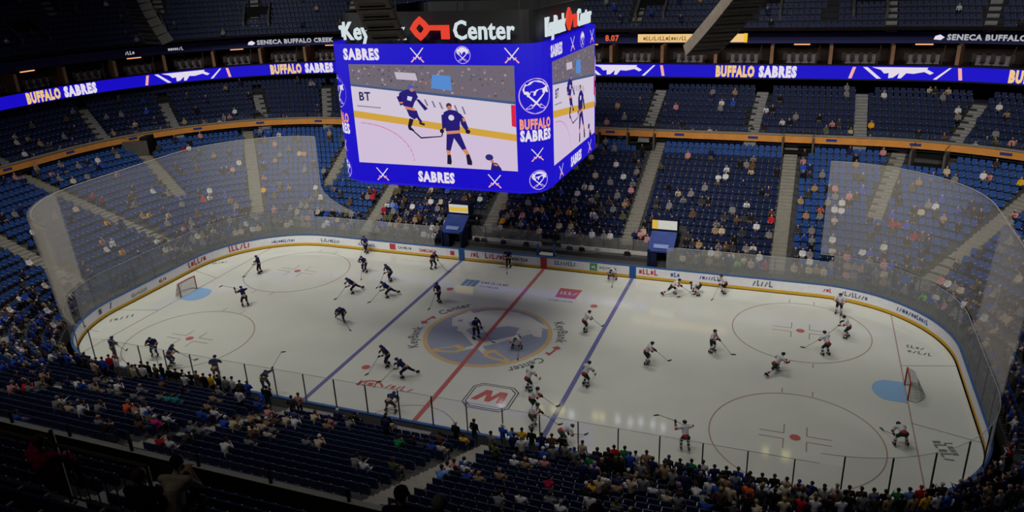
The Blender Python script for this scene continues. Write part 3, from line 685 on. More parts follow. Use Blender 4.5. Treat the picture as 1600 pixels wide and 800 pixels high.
    Q(go, [(.575, .82), (.60, .83), (.60, .87), (.58, .87)], 1); Q(go, [(.675, .815), (.70, .80), (.715, .85), (.695, .865)], 1); Q(dk, [(.58, .87), (.602, .87), (.605, .94), (.60, .97), (.575, .965)]); Q(dk, [(.695, .865), (.715, .85), (.73, .93), (.728, .965), (.70, .96)])
    ell(hb, .61, .385, .017, .028, 2); ell(sk, .612, .405, .014, .022, 3); ell(dk, .557, .635, .013, .022, 1); ell(dk, .715, .63, .015, .022, 1); Q(dk, [(.55, .685), (.56, .635), (.566, .64), (.556, .695)], 1)
    pl.flush('video_player', o)
    # helmet and shoulder at the bottom edge
    ell(D('helm2', (44, 40, 110)), .835, .875, .024, .032, 1); Q(sk, [(.84, .90), (.86, .90), (.86, .93), (.845, .93)], 2); Q(nv, [(.85, .92), (.88, .93), (.905, .985), (.905, 1), (.84, 1)]); Q(go, [(.86, .935), (.885, .945), (.88, .96), (.86, .95)], 2)
    pl.flush('video_player', o)
ST = HX-BR; CORN = PI/2*BR; SIDE = 2*(HY-BR)
screen('front', -ST, ST, 13.42, 19.55)
c1 = ST+CORN; screen('right', c1, c1+SIDE, 13.42, 19.55)
c2 = c1+SIDE+CORN; screen('back', c2, c2+2*ST, 13.42, 19.55)
c3 = -ST-CORN-SIDE; screen('left', c3, c3+SIDE, 13.42, 19.55)
deco = MB()
class Sh:
    def __init__(s, p): s.p = p
    def at(s, t, z, out=0): return s.p.at(t, z, out)
def sb_sabres(s, z, r):
    def add(m, pts, out): deco.use(m); deco.raw([SB.at(s+x*r, z+y*r, .02+out) for x, y in pts], [tuple(t) for t in tri(pts)])
    for k in (1, -1):
        add(LW, [(-.72*k, .62), (-.62*k, .66), (.30*k, -.36), (.20*k, -.42)][::k], 0 if k > 0 else .002); add(LP, [(.10*k, -.34), (.40*k, -.18), (.46*k, -.26), (.20*k, -.48)][::k], .003 if k > 0 else .005); add(LP, [(.26*k, -.38), (.36*k, -.32), (.72*k, -.66), (.60*k, -.74)][::k], .006)
    deco.flush('led_sabres', sb)
def sb_emblem(s, z, r): emblem(deco, SB, s, z, r, (LBLUE, led('pinkw', (200, 170, 220)), LW), o=.02, dz=.003); deco.flush('led_emblem', sb)
def side_deco(c, half, front):
    zt = 20.13
    text_on(deco, LW, SB, c-half*.82, zt-.28, .62, 'SABRES', .03, width=2.5 if front else 2.2, bold=.08); deco.flush('led_word', sb)
    sb_sabres(c-half*.12, zt, .62); sb_emblem(c+half*.42 if front else c+half*.35, zt, .5); sb_sabres(c+half*.98 if front else c+half*.85, zt, .62)
    zb = 12.75
    sb_sabres(c-half*.7, zb, .6); text_on(deco, LW, SB, c, zb-.3, .62, 'SABRES', .03, width=2.5, bold=.08); deco.flush('led_word', sb); sb_sabres(c+half*.72, zb, .6)
side_deco(0, ST, True); side_deco(c1+SIDE/2, SIDE/2, False); side_deco(c2+ST, ST, True); side_deco(c3+SIDE/2, SIDE/2, False)
for cc in (ST+CORN/2, c2-CORN/2, c3+SIDE+CORN/2, c3-CORN/2):
    cc = cc-.12
    sb_emblem(cc, 17.8, 1.02); text_on(deco, led('sal', (240, 150, 120)), SB, cc, 15.95, .55, 'BUFFALO', .03, width=2.0, bold=.08); deco.flush('led_word', sb); text_on(deco, LW, SB, cc, 15.25, .6, 'SABRES', .03, width=2.0, bold=.08); deco.flush('led_word', sb)
    sb_sabres(cc, 14.4, .55); sb_emblem(cc+.05, 12.85, .6)
# letters on the roof of the scoreboard
LETW = led('letter', (205, 218, 222)); KRED = led('key_red', (226, 62, 40))
sg = MB()
def rim_word(word, s, h, width):
    vs, fs, wd = text_geo(word, .025, .06); sg.use(LETW); sx = width/wd
    sg.raw([SB.at(s+x*sx, 20.98+y*h, -.25+z) for x, y, z in vs], fs); sg.flush('roof_word', sb)
def rim_key(s, k):
    f = lambda x, y, o: SB.at(s+x*k, 20.98+y, o)
    ring_o = [(-1.25, .6), (-.95, 1.0), (-.6, 1.28), (-.25, 1.0), (.0, .72), (.0, .48), (-.25, .2), (-.6, -.08), (-.95, .2)]
    n = 9; inn = [(-.62+(x+.62)*.42, .6+(y-.6)*.42) for x, y in ring_o]
    sg.use(KRED)
    for i in range(9):
        j = (i+1) % 9
        for o in (-.18, -.32): sg.poly([f(*ring_o[i], o), f(*ring_o[j], o), f(*inn[j], o), f(*inn[i], o)])
        sg.poly([f(*ring_o[i], -.18), f(*ring_o[j], -.18), f(*ring_o[j], -.32), f(*ring_o[i], -.32)])
    for pts in ([(0, .5), (1.25, .5), (1.25, .78), (0, .78)], [(.75, 0), (1.25, 0), (1.25, .5), (.75, .5)]):
        for o in (-.18, -.32): sg.poly([f(x, y, o) for x, y in pts])
        for a, b in zip(pts, pts[1:]+pts[:1]): sg.poly([f(*a, -.18), f(*b, -.18), f(*b, -.32), f(*a, -.32)])
for c, hf, k in ((0, ST, 1), (c1+SIDE/2, SIDE/2, .88), (c2+ST, ST, 1), (c3+SIDE/2, SIDE/2, .88)):
    rim_word('KeyBank', c-3.55*k, 1.05, 4.3*k); rim_key(c+.25*k-.1, k); sg.flush('roof_key', sb); rim_word('Center', c+3.6*k-.05, 1.05, 3.75*k)
# ------------------------------------------------------------------ hanging speaker arrays
SPK = mat('speaker_grey', (150, 147, 138), .6, .3, var=.12, scale=3); SPKD = mat('speaker_dark', (92, 84, 76), .7, .2, var=.1, scale=3); GRILL = mat('speaker_grille', (70, 70, 68), .8)
def speaker_array(top, bot, curve, n, wd, m, label, rz):
    """a J-shaped string of n line array boxes from top to bot"""
    o = empty('speaker_array', bot); tag(o, label, 'loudspeaker')
    top, bot = Vector(top), Vector(bot); ln = (top-bot).length/n; pts = []
    side = Vector((math.cos(rz), math.sin(rz), 0)); fwd = Vector((-side.y, side.x, 0))
    for i in range(n+1):
        t = i/n; p = top.lerp(bot, t)+Vector(curve)*(math.sin(t*PI*.5)**2.0)*0+Vector(curve)*(t**2.2); pts.append(p)
    for i in range(n):
        a, b = pts[i], pts[i+1]; d = (b-a); ax = d.normalized(); c = (a+b)/2
        s_ = side; f_ = ax.cross(s_).normalized()
        R = Matrix((s_, f_, ax)).transposed().to_4x4(); R.translation = c-Vector(bot)
        q = MB().use(m); q.box((0, 0, 0), (wd/2, .33, d.length/2-.02), M=R); q.use(GRILL); q.box((0, -.33, 0), (wd/2-.08, .02, d.length/2-.06), M=R); q.box((0, .33, 0), (wd/2-.15, .03, .05), M=R)
        q.build('speaker_box', parent=o)
    q = MB().use(BLACK)
    for s_ in (-1, 1): q.bar(pts[0]-Vector(bot)+side*s_*wd*.35, pts[0]-Vector(bot)+side*s_*wd*.35+Vector((0, 0, 9)), .03, 5)
    q.build('hanging_cable', parent=o)
def ptd(px, py, d): return CAM+ray(px, py)*d
speaker_array(ptd(198, -45, 47), ptd(210, 44, 46), tuple(ptd(250, 66, 46)-ptd(210, 44, 46)), 10, 1.7, SPK, 'long grey curved loudspeaker string hanging at upper left of the scoreboard', -.3)
speaker_array(ptd(552, -80, 27), ptd(596, 52, 27), tuple(ptd(607, 62, 27)-ptd(596, 52, 27)), 9, 1.15, SPKD, 'dark loudspeaker string hanging in front of the letters on the scoreboard', .37)
speaker_array(ptd(1200, -50, 40), ptd(1128, 52, 43), tuple(ptd(1095, 78, 44)-ptd(1128, 52, 43)), 10, 1.9, SPKD, 'dark curved loudspeaker string hanging at upper right of the scoreboard', .55)
# ------------------------------------------------------------------ players' benches, tunnels
TUN_B = mat('tunnel_blue', (40, 62, 130), .5, .3, var=.2, scale=2); TUN_D = mat('tunnel_dark', (16, 24, 52), .6, .2); TW = led('tun_w', (200, 200, 190), .9); TY = led('tun_y', (220, 180, 70), .9)
def tunnel(x, label, both):
    o = empty('player_tunnel', (x, 13.3, 0)); tag(o, label, 'tunnel')
    m = MB().use(TUN_D)
    m.box((-.95, 2.2, 1.25), (.08, 2.2, 1.25)); m.box((.95, 2.2, 1.25), (.08, 2.2, 1.25)); m.box((0, 4.2, 1.3), (.9, .1, 1.3)); m.box((-.6, .25, 1.1), (.3, .06, 1.1)); m.build('tunnel_wall', parent=o)
    m = MB().use(TUN_B); m.raw([(-1.05, .1, 2.45), (1.05, .1, 2.45), (1.05, 1.9, 3.5), (-1.05, 1.9, 3.5), (-1.05, .1, 2.3), (1.05, .1, 2.3), (1.05, 1.9, 3.3), (-1.05, 1.9, 3.3)], [(0, 1, 2, 3), (7, 6, 5, 4), (0, 4, 5, 1), (1, 5, 6, 2), (3, 2, 6, 7), (0, 3, 7, 4)])
    m.use(mat('tunnel_pale', (120, 140, 190), .5)); m.box((0, .42, 2.72), (.6, .2, .02), rx=.53); m.build('sloped_roof', parent=o)
    m = MB().use(TUN_D); m.box((0, 2.5, 3.9), (1.05, .5, .55)); m.build('roof_box', parent=o)
    m = MB().use(TW); m.box((.22 if both else 0, 1.97, 4.05), (.8 if both else .95, .02, .38))
    if both: m.use(TY); m.box((-.82, 1.97, 4.05), (.22, .021, .38))
    else: m.use(TY); m.box((0, 1.96, 3.98), (.95, .02, .2))
    m.build('lit_panel', parent=o)
tunnel(9.9, 'dark blue player tunnel with lit white and yellow panel right of the benches', True)
tunnel(-8.9, 'dark blue player tunnel with lit yellow panel left of the benches', False)
BEN = mat('bench_pale', (196, 194, 186), .6, .2, var=.1, scale=4); BG = clear_mat('bench_glass', (190, 190, 185), .25, .03)
def bench(x0, x1, label):
    c = (x0+x1)/2; h = (x1-x0)/2; o = empty('players_bench', (c, 14.2, 0)); tag(o, label, 'bench')
    m = MB().use(MATS['board_black']); m.box((0, -.25, .06), (h, .85, .06)); m.build('bench_floor', parent=o)
    m = MB().use(BEN); m.box((0, .15, .55), (h-.1, .2, .04)); 
    for i in range(int(h*2/1.5)+1): m.box((-h+.3+i*1.5, .15, .31), (.04, .16, .2))
    m.build('bench_seat', parent=o)
    m = MB().use(BEN); m.box((0, .95, .8), (h, .05, .75))
    m.build('back_wall', parent=o)
    m = MB().use(BG); m.box((0, .95, 2.1), (h, .01, .5)); m.build('back_glass', parent=o)
    for i in range(int(h*2/1.5)+2): m = MB().use(METAL); m.box((-h+i*h*2/(int(h*2/1.5)+1), .93, 2.1), (.03, .03, .52)); m.build('glass_post', parent=o)
bench(-7.6, -.9, 'left players bench with pale back wall and glass between the blue and red lines')
bench(.9, 8.6, 'right players bench with pale back wall and glass between the red and blue lines')
o = empty('scorer_table', (0, 14.0, 0)); tag(o, 'small scorekeeper table with blue posts between the two players benches', 'table')
m = MB().use(BEN); m.box((0, 0, .95), (.7, .35, .03)); m.build('table_top', parent=o)
m = MB().use(CAPB); m.box((-.75, -.4, 1.0), (.09, .09, 1.0)); m.box((.75, -.4, 1.0), (.09, .09, 1.0)); m.build('blue_post', parent=o)
m = MB().use(METAL); m.box((-.5, 0, .46), (.03, .3, .46)); m.box((.5, 0, .46), (.03, .3, .46)); m.build('table_leg', parent=o)
# near side penalty boxes with grey tables
for x0, x1, lab in ((-7.0, -3.6, 'left penalty box with pale table top behind the near boards'), (-.4, 2.2, 'grey walled timekeeper box behind the near boards at the red line')):
    c = (x0+x1)/2; h = (x1-x0)/2; o = empty('penalty_box', (c, -14.2, 0)); tag(o, lab, 'bench')
    m = MB().use(BEN); m.box((0, -.5, .5), (h, .06, .5)); m.build('box_wall', parent=o)
    m = MB().use(mat('table_grey', (128, 126, 124), .6, .2, var=.08)); m.box((0, .35, .98), (h, .32, .03)); m.build('box_table', parent=o)
    m = MB().use(BLACK); m.box((0, -.1, .45), (h-.15, .18, .04)); m.box((-h+.3, -.1, .22), (.05, .15, .2)); m.box((h-.3, -.1, .22), (.05, .15, .2)); m.build('box_seat', parent=o)
# ------------------------------------------------------------------ foreground upper stand beneath the camera
FY = lambda k: -39.0-.82*k
FZ = lambda k: 17.5+.62*k
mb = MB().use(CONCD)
for k in range(9): mb.box((12, FY(k), FZ(k)-.6), (26, .41, .6))
tag(mb.build('floor_front_stand'), kind='structure')
RAILM = mat('rail_steel', (96, 92, 88), .4, .5, metal=.3)
o = empty('front_railing', (0, -38.5, 17.5)); tag(o, 'dark steel baluster railing in front of the foreground seats at lower left', 'railing')
m = MB().use(RAILM); m.bar((3, 0, 1.1), (11.4, 0, 1.1), .03); m.bar((3, 0, .12), (11.4, 0, .12), .02); m.tube([(11.4, 0, 0), (11.4, 0, 1.1)], .03); m.tube([(9.6, 0, 0), (9.6, 0, 1.35)], .035); m.build('handrail', parent=o)
m = MB().use(RAILM)
for i in range(40): m.bar((3.1+i*.21, 0, .12), (3.1+i*.21, 0, 1.1), .012, 5)
m.build('balusters', parent=o)
# inner side of the near club front
tag(band(ring(15.5), LF/2-40, LF/2+50, [(.15, 9.2), (.16, 8.0)], 2, MB().use(mat('panel_brown', (58, 46, 34), .7, .2, var=.2, scale=2))).build('trim_5'), kind='structure')
# lamps on the far catwalk, mirrored faintly in the ice
cw = empty('catwalk_lights', (0, 35, 29)); tag(cw, 'row of small catwalk lamps high above the far stand', 'lamps')
for i, (px, py, wd, yel) in enumerate(((783, 632, .3, 0), (845, 640, .3, 1), (872, 640, .8, 1), (893, 648, .3, 0), (930, 650, .25, 1), (941, 652, .25, 1), (965, 655, .25, 0), (985, 660, .25, 0), (1001, 659, .25, 0), (1020, 663, .25, 0), (1036, 668, .25, 0), (1196, 705, .3, 1), (1228, 712, .4, 1))):
    P_ = at(px, py, 2, 0); d_ = P_-CAM; t = 29/-d_.z; x, y = P_.x+d_.x*t, P_.y+d_.y*t
    m = MB().use(led('lamp_yellow' if yel else 'lamp_white', (240, 230, 140) if yel else (230, 236, 255), 4.5)); m.box((x, y-35, 0), (wd, .25, .35))
    m.use(BLACK); m.box((x, y-35+.3, .1), (wd+.05, .05, .5)); m.build('lamp_head', parent=cw)
m = MB().use(BLACK); m.box((5, -.2, .75), (24, .4, .05)); m.build('catwalk', parent=cw)
# ------------------------------------------------------------------ bodies
def V(*a): return Vector(a)
def capsule(bm, a, b, ra, rb, seg=10):
    a, b = Vector(a), Vector(b)
    for p, r in ((a, ra), (b, rb)):
        bmesh.ops.create_icosphere(bm, subdivisions=2 if r > .03 else 1, radius=r, matrix=Matrix.Translation(p))
    d = b-a
    if d.length > 1e-4:
        M = Matrix.Translation((a+b)/2) @ d.to_track_quat('Z', 'Y').to_matrix().to_4x4()
        bmesh.ops.create_cone(bm, cap_ends=True, segments=seg, radius1=ra*.995, radius2=rb*.995, depth=d.length, matrix=M)
def body_mesh(name, bones, voxel, nslots, smooth=2):
    """bones: (a, b, ra, rb, slot); one continuous skin over all of them"""
    bm = bmesh.new()
    for a, b, ra, rb, s in bones: capsule(bm, a, b, ra, rb)
    me = bpy.data.meshes.new(name); bm.to_mesh(me); bm.free()
    o = mesh_obj(name, me); r = o.modifiers.new('r', 'REMESH'); r.mode = 'VOXEL'; r.voxel_size = voxel; r.use_smooth_shade = True
    s = o.modifiers.new('s', 'SMOOTH'); s.iterations = smooth; s.factor = .5
    out = bake(o); bpy.data.meshes.remove(me); out.name = name
    for _ in range(nslots-len(out.materials)): out.materials.append(None)
    B = [(Vector(a), Vector(b), ra, rb, s) for a, b, ra, rb, s in bones]; idx = []
    for p in out.polygons:
        c = p.center; best = (1e9, 0)
        for a, b, ra, rb, s in B:
            d = b-a; t = max(0, min(1, (c-a).dot(d)/max(1e-9, d.length_squared)))
            k = (c-(a+d*t)).length-(ra+(rb-ra)*t)
            if k < best[0]: best = (k, s)
        idx.append(best[1])
    out.polygons.foreach_set('material_index', idx); out.update(); return out
# slots for spectators: 0 skin, 1 top, 2 trousers, 3 hair or hat, 4 shoes
def human(pose, head=True, k=1.0, hands=False, lean=0.0):
    """pose: dict of joints, x forward, y left, z up"""
    J = {q: Vector(v) for q, v in pose.items()}; B = []
    def b(a, c, ra, rb, s): B.append((J[a] if isinstance(a, str) else a, J[c] if isinstance(c, str) else c, ra*k, rb*k, s))
    hl, hr = J['hipL'], J['hipR']; sl, sr = J['shL'], J['shR']
    b((hl*.8+hr*.2), (hr*.8+hl*.2), .115, .115, 2); b('pelvis', 'chest', .135, .15, 1)
    b(sl*.75+sr*.25+V(0, 0, -.07), sr*.75+sl*.25+V(0, 0, -.07), .115, .115, 1); b(sl, sr, .07, .07, 1)
    b(J['chest'], J['neck'], .12, .06, 1); b('neck', J['head']-V(0, 0, .03), .052, .052, 0)
    h = J['head']; f = Vector(pose.get('face', (1, 0, -.05))).normalized()
    B.append((h+f*.03+V(0, 0, -.035), h+f*.02+V(0, 0, .02), .068*k, .082*k, 0))       # face and jaw
    B.append((h-f*.02+V(0, 0, .035), h-f*.035+V(0, 0, .02), .094*k, .09*k, 3))        # hair
    B.append((h+f*.095+V(0, 0, .0), h+f*.112+V(0, 0, -.022), .013*k, .017*k, 0))       # nose
    sd = V(-f.y, f.x, 0)
    for q in (1, -1): B.append((h+sd*q*.088+V(0, 0, -.01), h+sd*q*.092+V(0, 0, .01), .018, .02, 0))
    for q in 'LR':
        b('sh'+q, 'el'+q, .062, .05, 1); b('el'+q, 'ha'+q, .047, .034, 1)
        d = (J['ha'+q]-J['el'+q]).normalized(); b(J['ha'+q], J['ha'+q]+d*.07, .034, .036, 0)
        if not hands: b(J['ha'+q]+d*.07, J['ha'+q]+d*.15, .03, .02, 0)
        else:
            n = d.cross(V(0, 0, 1)); n = n.normalized() if n.length > .1 else V(0, 1, 0); dn = d.cross(n).normalized()
            for i, ln in enumerate((.065, .078, .072, .055)):
                r0 = J['ha'+q]+d*.085+n*(i-1.5)*.022; r1 = r0+d*ln*.6; r2 = r1+(d*.6+dn*.5)*ln*.7
                B.append((r0-d*.03, r1, .0095, .009, 0)); B.append((r1, r2, .009, .0078, 0))
            r0 = J['ha'+q]+d*.03-n*.035; B.append((r0, r0+(d*.6-n*.7)*.04, .012, .011, 0)); B.append((r0+(d*.6-n*.7)*.04, r0+(d*1.1-n*.6)*.06, .011, .009, 0))
        b('hip'+q, 'kn'+q, .088, .062, 2); b('kn'+q, 'an'+q, .058, .042, 2)
        a = J['an'+q]; fd = Vector(pose.get('foot'+q, (1, 0, 0))).normalized(); b(a+V(0, 0, -.03)-fd*.04, a+fd*.15+V(0, 0, -.045), .042, .034, 4)
    return B
STAND = dict(pelvis=(0, 0, .96), chest=(0, 0, 1.25), neck=(.0, 0, 1.46), head=(.02, 0, 1.62), shL=(0, .19, 1.40), shR=(0, -.19, 1.40), elL=(-.02, .25, 1.12), elR=(-.02, -.25, 1.12), haL=(.12, .24, .92), haR=(.12, -.24, .92),
             hipL=(0, .09, .92), hipR=(0, -.09, .92), knL=(.03, .11, .5), knR=(.0, -.11, .5), anL=(0, .12, .085), anR=(-.03, -.12, .085))
STAND2 = dict(STAND, elL=(.08, .26, 1.15), haL=(.30, .12, 1.30), elR=(.1, -.25, 1.14), haR=(.30, -.08, 1.22))
STAND3 = dict(STAND, elL=(.0, .30, 1.14), haL=(.16, .06, 1.08), elR=(.0, -.30, 1.14), haR=(.18, -.04, 1.02), knL=(.06, .16, .5), anL=(.04, .2, .085))
SEAT = dict(pelvis=(0, 0, .52), chest=(-.06, 0, .83), neck=(-.05, 0, 1.04), head=(-.01, 0, 1.20), shL=(-.06, .19, .98), shR=(-.06, -.19, .98), elL=(.02, .26, .72), elR=(.02, -.26, .72), haL=(.24, .14, .66), haR=(.24, -.14, .66),
            hipL=(.02, .1, .52), hipR=(.02, -.1, .52), knL=(.44, .13, .54), knR=(.44, -.13, .54), anL=(.46, .13, .09), anR=(.42, -.13, .09))
SEAT2 = dict(SEAT, chest=(.08, 0, .82), neck=(.2, 0, 1.0), head=(.28, 0, 1.15), shL=(.14, .19, .95), shR=(.14, -.19, .95), elL=(.34, .22, .70), elR=(.34, -.22, .70), haL=(.46, .06, .84), haR=(.46, -.06, .84))
SEAT3 = dict(SEAT, elL=(.1, .26, .74), haL=(.32, .1, .92), face=(1, .5, -.1))
SKIN = [mat('skin_light', (196, 150, 126), .6), mat('skin_tan', (166, 118, 92), .6), mat('skin_dark', (104, 70, 52), .6)]
HAIR = [('dark hair', mat('hair_dark', (32, 25, 22), .8)), ('brown hair', mat('hair_brown', (70, 48, 34), .8)), ('fair hair', mat('hair_fair', (150, 122, 84), .8)), ('white cap', mat('cap_white', (190, 190, 192), .7)), ('blue cap', mat('cap_royal', (30, 56, 140), .7)), ('grey hair', mat('hair_grey', (124, 122, 120), .8)), ('red cap', mat('cap_red', (150, 40, 44), .7))]
HI = {h[0].split()[0]: i for i, h in enumerate(HAIR)}
def cloth(n, c): return mat('cloth_'+n.replace(' ', '_'), c, .85, .15, var=.12, scale=12)
COL = {n: cloth(n, c) for n, c in dict(black=(24, 24, 27), charcoal=(52, 52, 56), grey=(120, 120, 122), white=(202, 202, 204), beige=(186, 170, 146), tan=(150, 124, 94), brown=(92, 66, 48), navy=(26, 34, 78), blue=(36, 72, 170), red=(176, 34, 44), crimson=(150, 22, 60), pink=(214, 40, 130), yellow=(216, 168, 40), gold=(226, 160, 40), green=(26, 120, 70), teal=(40, 140, 140), olive=(84, 86, 58), orange=(210, 96, 50), rose=(190, 130, 130), neon=(120, 220, 60)).items()}
COLN = {'neon': 'neon green', 'rose': 'dusty pink', 'teal': 'teal'}
COL['sky'] = cloth('sky', (96, 140, 210)); COLN['sky'] = 'light blue'
TRO = [cloth('jeans', (40, 52, 84)), cloth('dark_trousers', (26, 26, 30)), cloth('khaki_trousers', (110, 98, 78))]
SHOE = mat('shoe_dark', (40, 38, 38), .7)
HI_MESH = {}
PO = dict(stand=STAND, stand2=STAND2, stand3=STAND3, seat=SEAT, seat2=SEAT2, seat3=SEAT3)
for n, p in PO.items(): HI_MESH[n] = body_mesh('body_'+n, human(p), .034, 5)
LOW = {n: body_mesh('low_'+n, human(PO[n]), .062, 5, 1) for n in ('stand', 'stand2', 'seat', 'seat2')}
def set_mats(o, ms):
    for i, m in enumerate(ms):
        o.material_slots[i].link = 'OBJECT'; o.material_slots[i].material = m
def person(pose, loc, rz, top, hair, skin, tro, name='spectator'):
    o = mesh_obj(name, HI_MESH[pose]); o.location = loc; o.rotation_euler = (0, 0, rz)
    set_mats(o, [SKIN[skin], COL[top], TRO[tro], HAIR[hair][1], SHOE]); return o
# ------------------------------------------------------------------ hockey skaters
# slots: 0 skin, 1 jersey, 2 stripe, 3 breezers, 4 socks, 5 sock stripe
def skater(p):
    J = {q: Vector(v) for q, v in p.items()}; B = []
    def b(a, c, ra, rb, s): B.append((a, c, ra, rb, s))
    hl, hr, sl, sr = J['hipL'], J['hipR'], J['shL'], J['shR']; pv, ch, nk = J['pelvis'], J['chest'], J['neck']
    b(hl*.8+hr*.2, hr*.8+hl*.2, .15, .15, 3); b(pv.lerp(ch, .12), pv.lerp(ch, .3), .175, .175, 2); b(pv.lerp(ch, .35), ch, .175, .185, 1)
    b(sl*.7+sr*.3, sr*.7+sl*.3, .14, .14, 1); b(sl, sr, .10, .10, 1); b(ch, nk, .14, .07, 1); b(nk, J['head']-V(0, 0, .02), .06, .06, 0)
    h = J['head']; f = Vector(p.get('face', (1, 0, -.15))).normalized()
    b(h+f*.03-V(0, 0, .04), h+f*.02+V(0, 0, .02), .07, .085, 0); b(h-f*.02+V(0, 0, .02), h-f*.03, .09, .09, 0); b(h+f*.1, h+f*.115-V(0, 0, .02), .013, .017, 0)
    for q in 'LR':
        S, E, H = J['sh'+q], J['el'+q], J['ha'+q]
        b(S, S.lerp(E, .6), .10, .088, 1); b(S.lerp(E, .75), E, .085, .08, 2); b(E, E.lerp(H, .35), .078, .07, 1); b(E.lerp(H, .5), E.lerp(H, .65), .07, .066, 2); b(E.lerp(H, .75), H, .06, .05, 1)
        P, K, A = J['hip'+q], J['kn'+q], J['an'+q]
        b(P, P.lerp(K, .75), .125, .10, 3); b(P.lerp(K, .9), K, .085, .09, 4); b(K, K.lerp(A, .35), .09, .085, 4); b(K.lerp(A, .45), K.lerp(A, .6), .085, .078, 5); b(K.lerp(A, .7), A, .075, .055, 4)
    return B
GL = dict(pelvis=(-.1, 0, .92), chest=(.12, 0, 1.22), neck=(.24, 0, 1.42), head=(.32, 0, 1.56), shL=(.14, .24, 1.37), shR=(.18, -.24, 1.36), elL=(.22, .40, 1.12), elR=(.32, -.36, 1.14), haL=(.50, .20, .98), haR=(.42, -.12, 1.16),
          hipL=(-.1, .13, .88), hipR=(-.1, -.13, .88), knL=(.18, .18, .54), knR=(.10, -.18, .54), anL=(.02, .2, .17), anR=(-.08, -.2, .17), tip=(1.35, .55, .04))
STRIDE = dict(GL, pelvis=(-.1, 0, .82), chest=(.22, 0, 1.08), neck=(.38, 0, 1.24), head=(.49, 0, 1.36), shL=(.28, .24, 1.20), shR=(.30, -.24, 1.20), elL=(.30, .42, .94), elR=(.46, -.36, 1.0), haL=(.58, .25, .80), haR=(.62, -.12, .98),
              hipL=(-.1, .13, .80), hipR=(-.1, -.13, .80), knL=(.24, .15, .50), knR=(-.36, -.28, .52), anL=(.12, .18, .17), anR=(-.78, -.42, .27), tip=(1.45, .6, .04))
LUNGE = dict(STRIDE, pelvis=(-.15, 0, .62), chest=(.16, 0, .90), neck=(.32, 0, 1.08), head=(.42, 0, 1.22), shL=(.20, .24, 1.04), shR=(.24, -.24, 1.04), elL=(.22, .46, .80), elR=(.44, -.40, .82), haL=(.48, .38, .62), haR=(.56, -.16, .84),
             hipL=(-.15, .13, .60), hipR=(-.15, -.13, .60), knL=(.30, .2, .46), knR=(-.55, -.28, .36), anL=(.2, .22, .17), anR=(-.98, -.4, .22), tip=(1.35, .75, .04))
RAISE = dict(GL, elL=(.1, .52, 1.32), elR=(.34, -.44, 1.32), haL=(.30, .50, 1.60), haR=(.42, -.06, 1.30), tip=(.05, 1.45, 2.25))
COAST = dict(GL, pelvis=(-.02, 0, .98), chest=(.04, 0, 1.30), neck=(.08, 0, 1.50), head=(.13, 0, 1.65), shL=(.03, .25, 1.44), shR=(.06, -.25, 1.44), elL=(.08, .38, 1.16), elR=(.2, -.36, 1.17), haL=(.36, .24, 1.0), haR=(.34, -.10, 1.16),
             hipL=(-.02, .13, .94), hipR=(-.02, -.13, .94), knL=(.12, .17, .56), knR=(.02, -.17, .56), anL=(.02, .2, .17), anR=(-.05, -.2, .17), tip=(1.15, .5, .04))
BEND = dict(GL, pelvis=(-.25, 0, .90), chest=(.12, 0, .98), neck=(.34, 0, .98), head=(.46, 0, 1.02), shL=(.24, .24, .98), shR=(.26, -.24, .98), elL=(.30, .34, .70), elR=(.34, -.34, .70), haL=(.30, .24, .50), haR=(.36, -.20, .56),
            hipL=(-.25, .14, .86), hipR=(-.25, -.14, .86), knL=(.0, .26, .54), knR=(-.02, -.26, .54), anL=(-.1, .34, .17), anR=(-.12, -.34, .17), tip=(1.3, .3, .06))
SP = dict(glide=GL, stride=STRIDE, lunge=LUNGE, raised=RAISE, coast=COAST, bend=BEND)
JN, JW = mat('jersey_navy', (20, 30, 84), .8, .2, var=.08, scale=9), mat('jersey_white', (200, 200, 202), .8, .2, var=.05, scale=9)
JGO, JRD, JGR, JDK = mat('stripe_gold', (196, 150, 80), .8), mat('stripe_red', (170, 50, 56), .8), mat('pants_green', (18, 44, 34), .8), mat('pants_navy', (14, 20, 56), .8)
HN, HB, GLV, BOOT, STEEL = mat('helmet_navy', (18, 26, 70), .35), mat('helmet_dark', (16, 24, 22), .35), mat('glove_dark', (22, 24, 44), .7), mat('skate_boot', (16, 16, 18), .4), mat('blade_steel', (150, 155, 160), .3, .5, metal=.8)
STK, BLD = mat('stick_shaft', (60, 54, 50), .5), mat('stick_blade', (26, 26, 28), .6)
TEAMS = dict(home=[SKIN[0], JN, JGO, JDK, JN, JGO], away=[SKIN[0], JW, JRD, JGR, JW, JRD], awayred=[SKIN[0], JW, JRD, JGR, JW, JGR])
SKM = {n: body_mesh('skater_'+n, skater(p), .03, 6) for n, p in SP.items()}
def simple_mesh(name, fn):
    o = fn(); me = bake(o); me.name = name; return me
def dome(name, r, m):
    bm = bmesh.new(); bmesh.ops.create_icosphere(bm, subdivisions=3, radius=r)
    bmesh.ops.delete(bm, geom=[v for v in bm.verts if v.co.z < -r*.30-.0 or (v.co.z < .015 and v.co.x > r*.35)], context='VERTS')
    for v in bm.verts: v.co.x *= 1.12; v.co.z *= .95
    me = bpy.data.meshes.new(name); bm.to_mesh(me); bm.free(); me.materials.append(m)
    me.polygons.foreach_set('use_smooth', [True]*len(me.polygons))
    o = mesh_obj(name, me); s = o.modifiers.new('s', 'SOLIDIFY'); s.thickness = .014; out = bake(o); out.name = name; return out
HELM = dome('helmet', .122, HN)
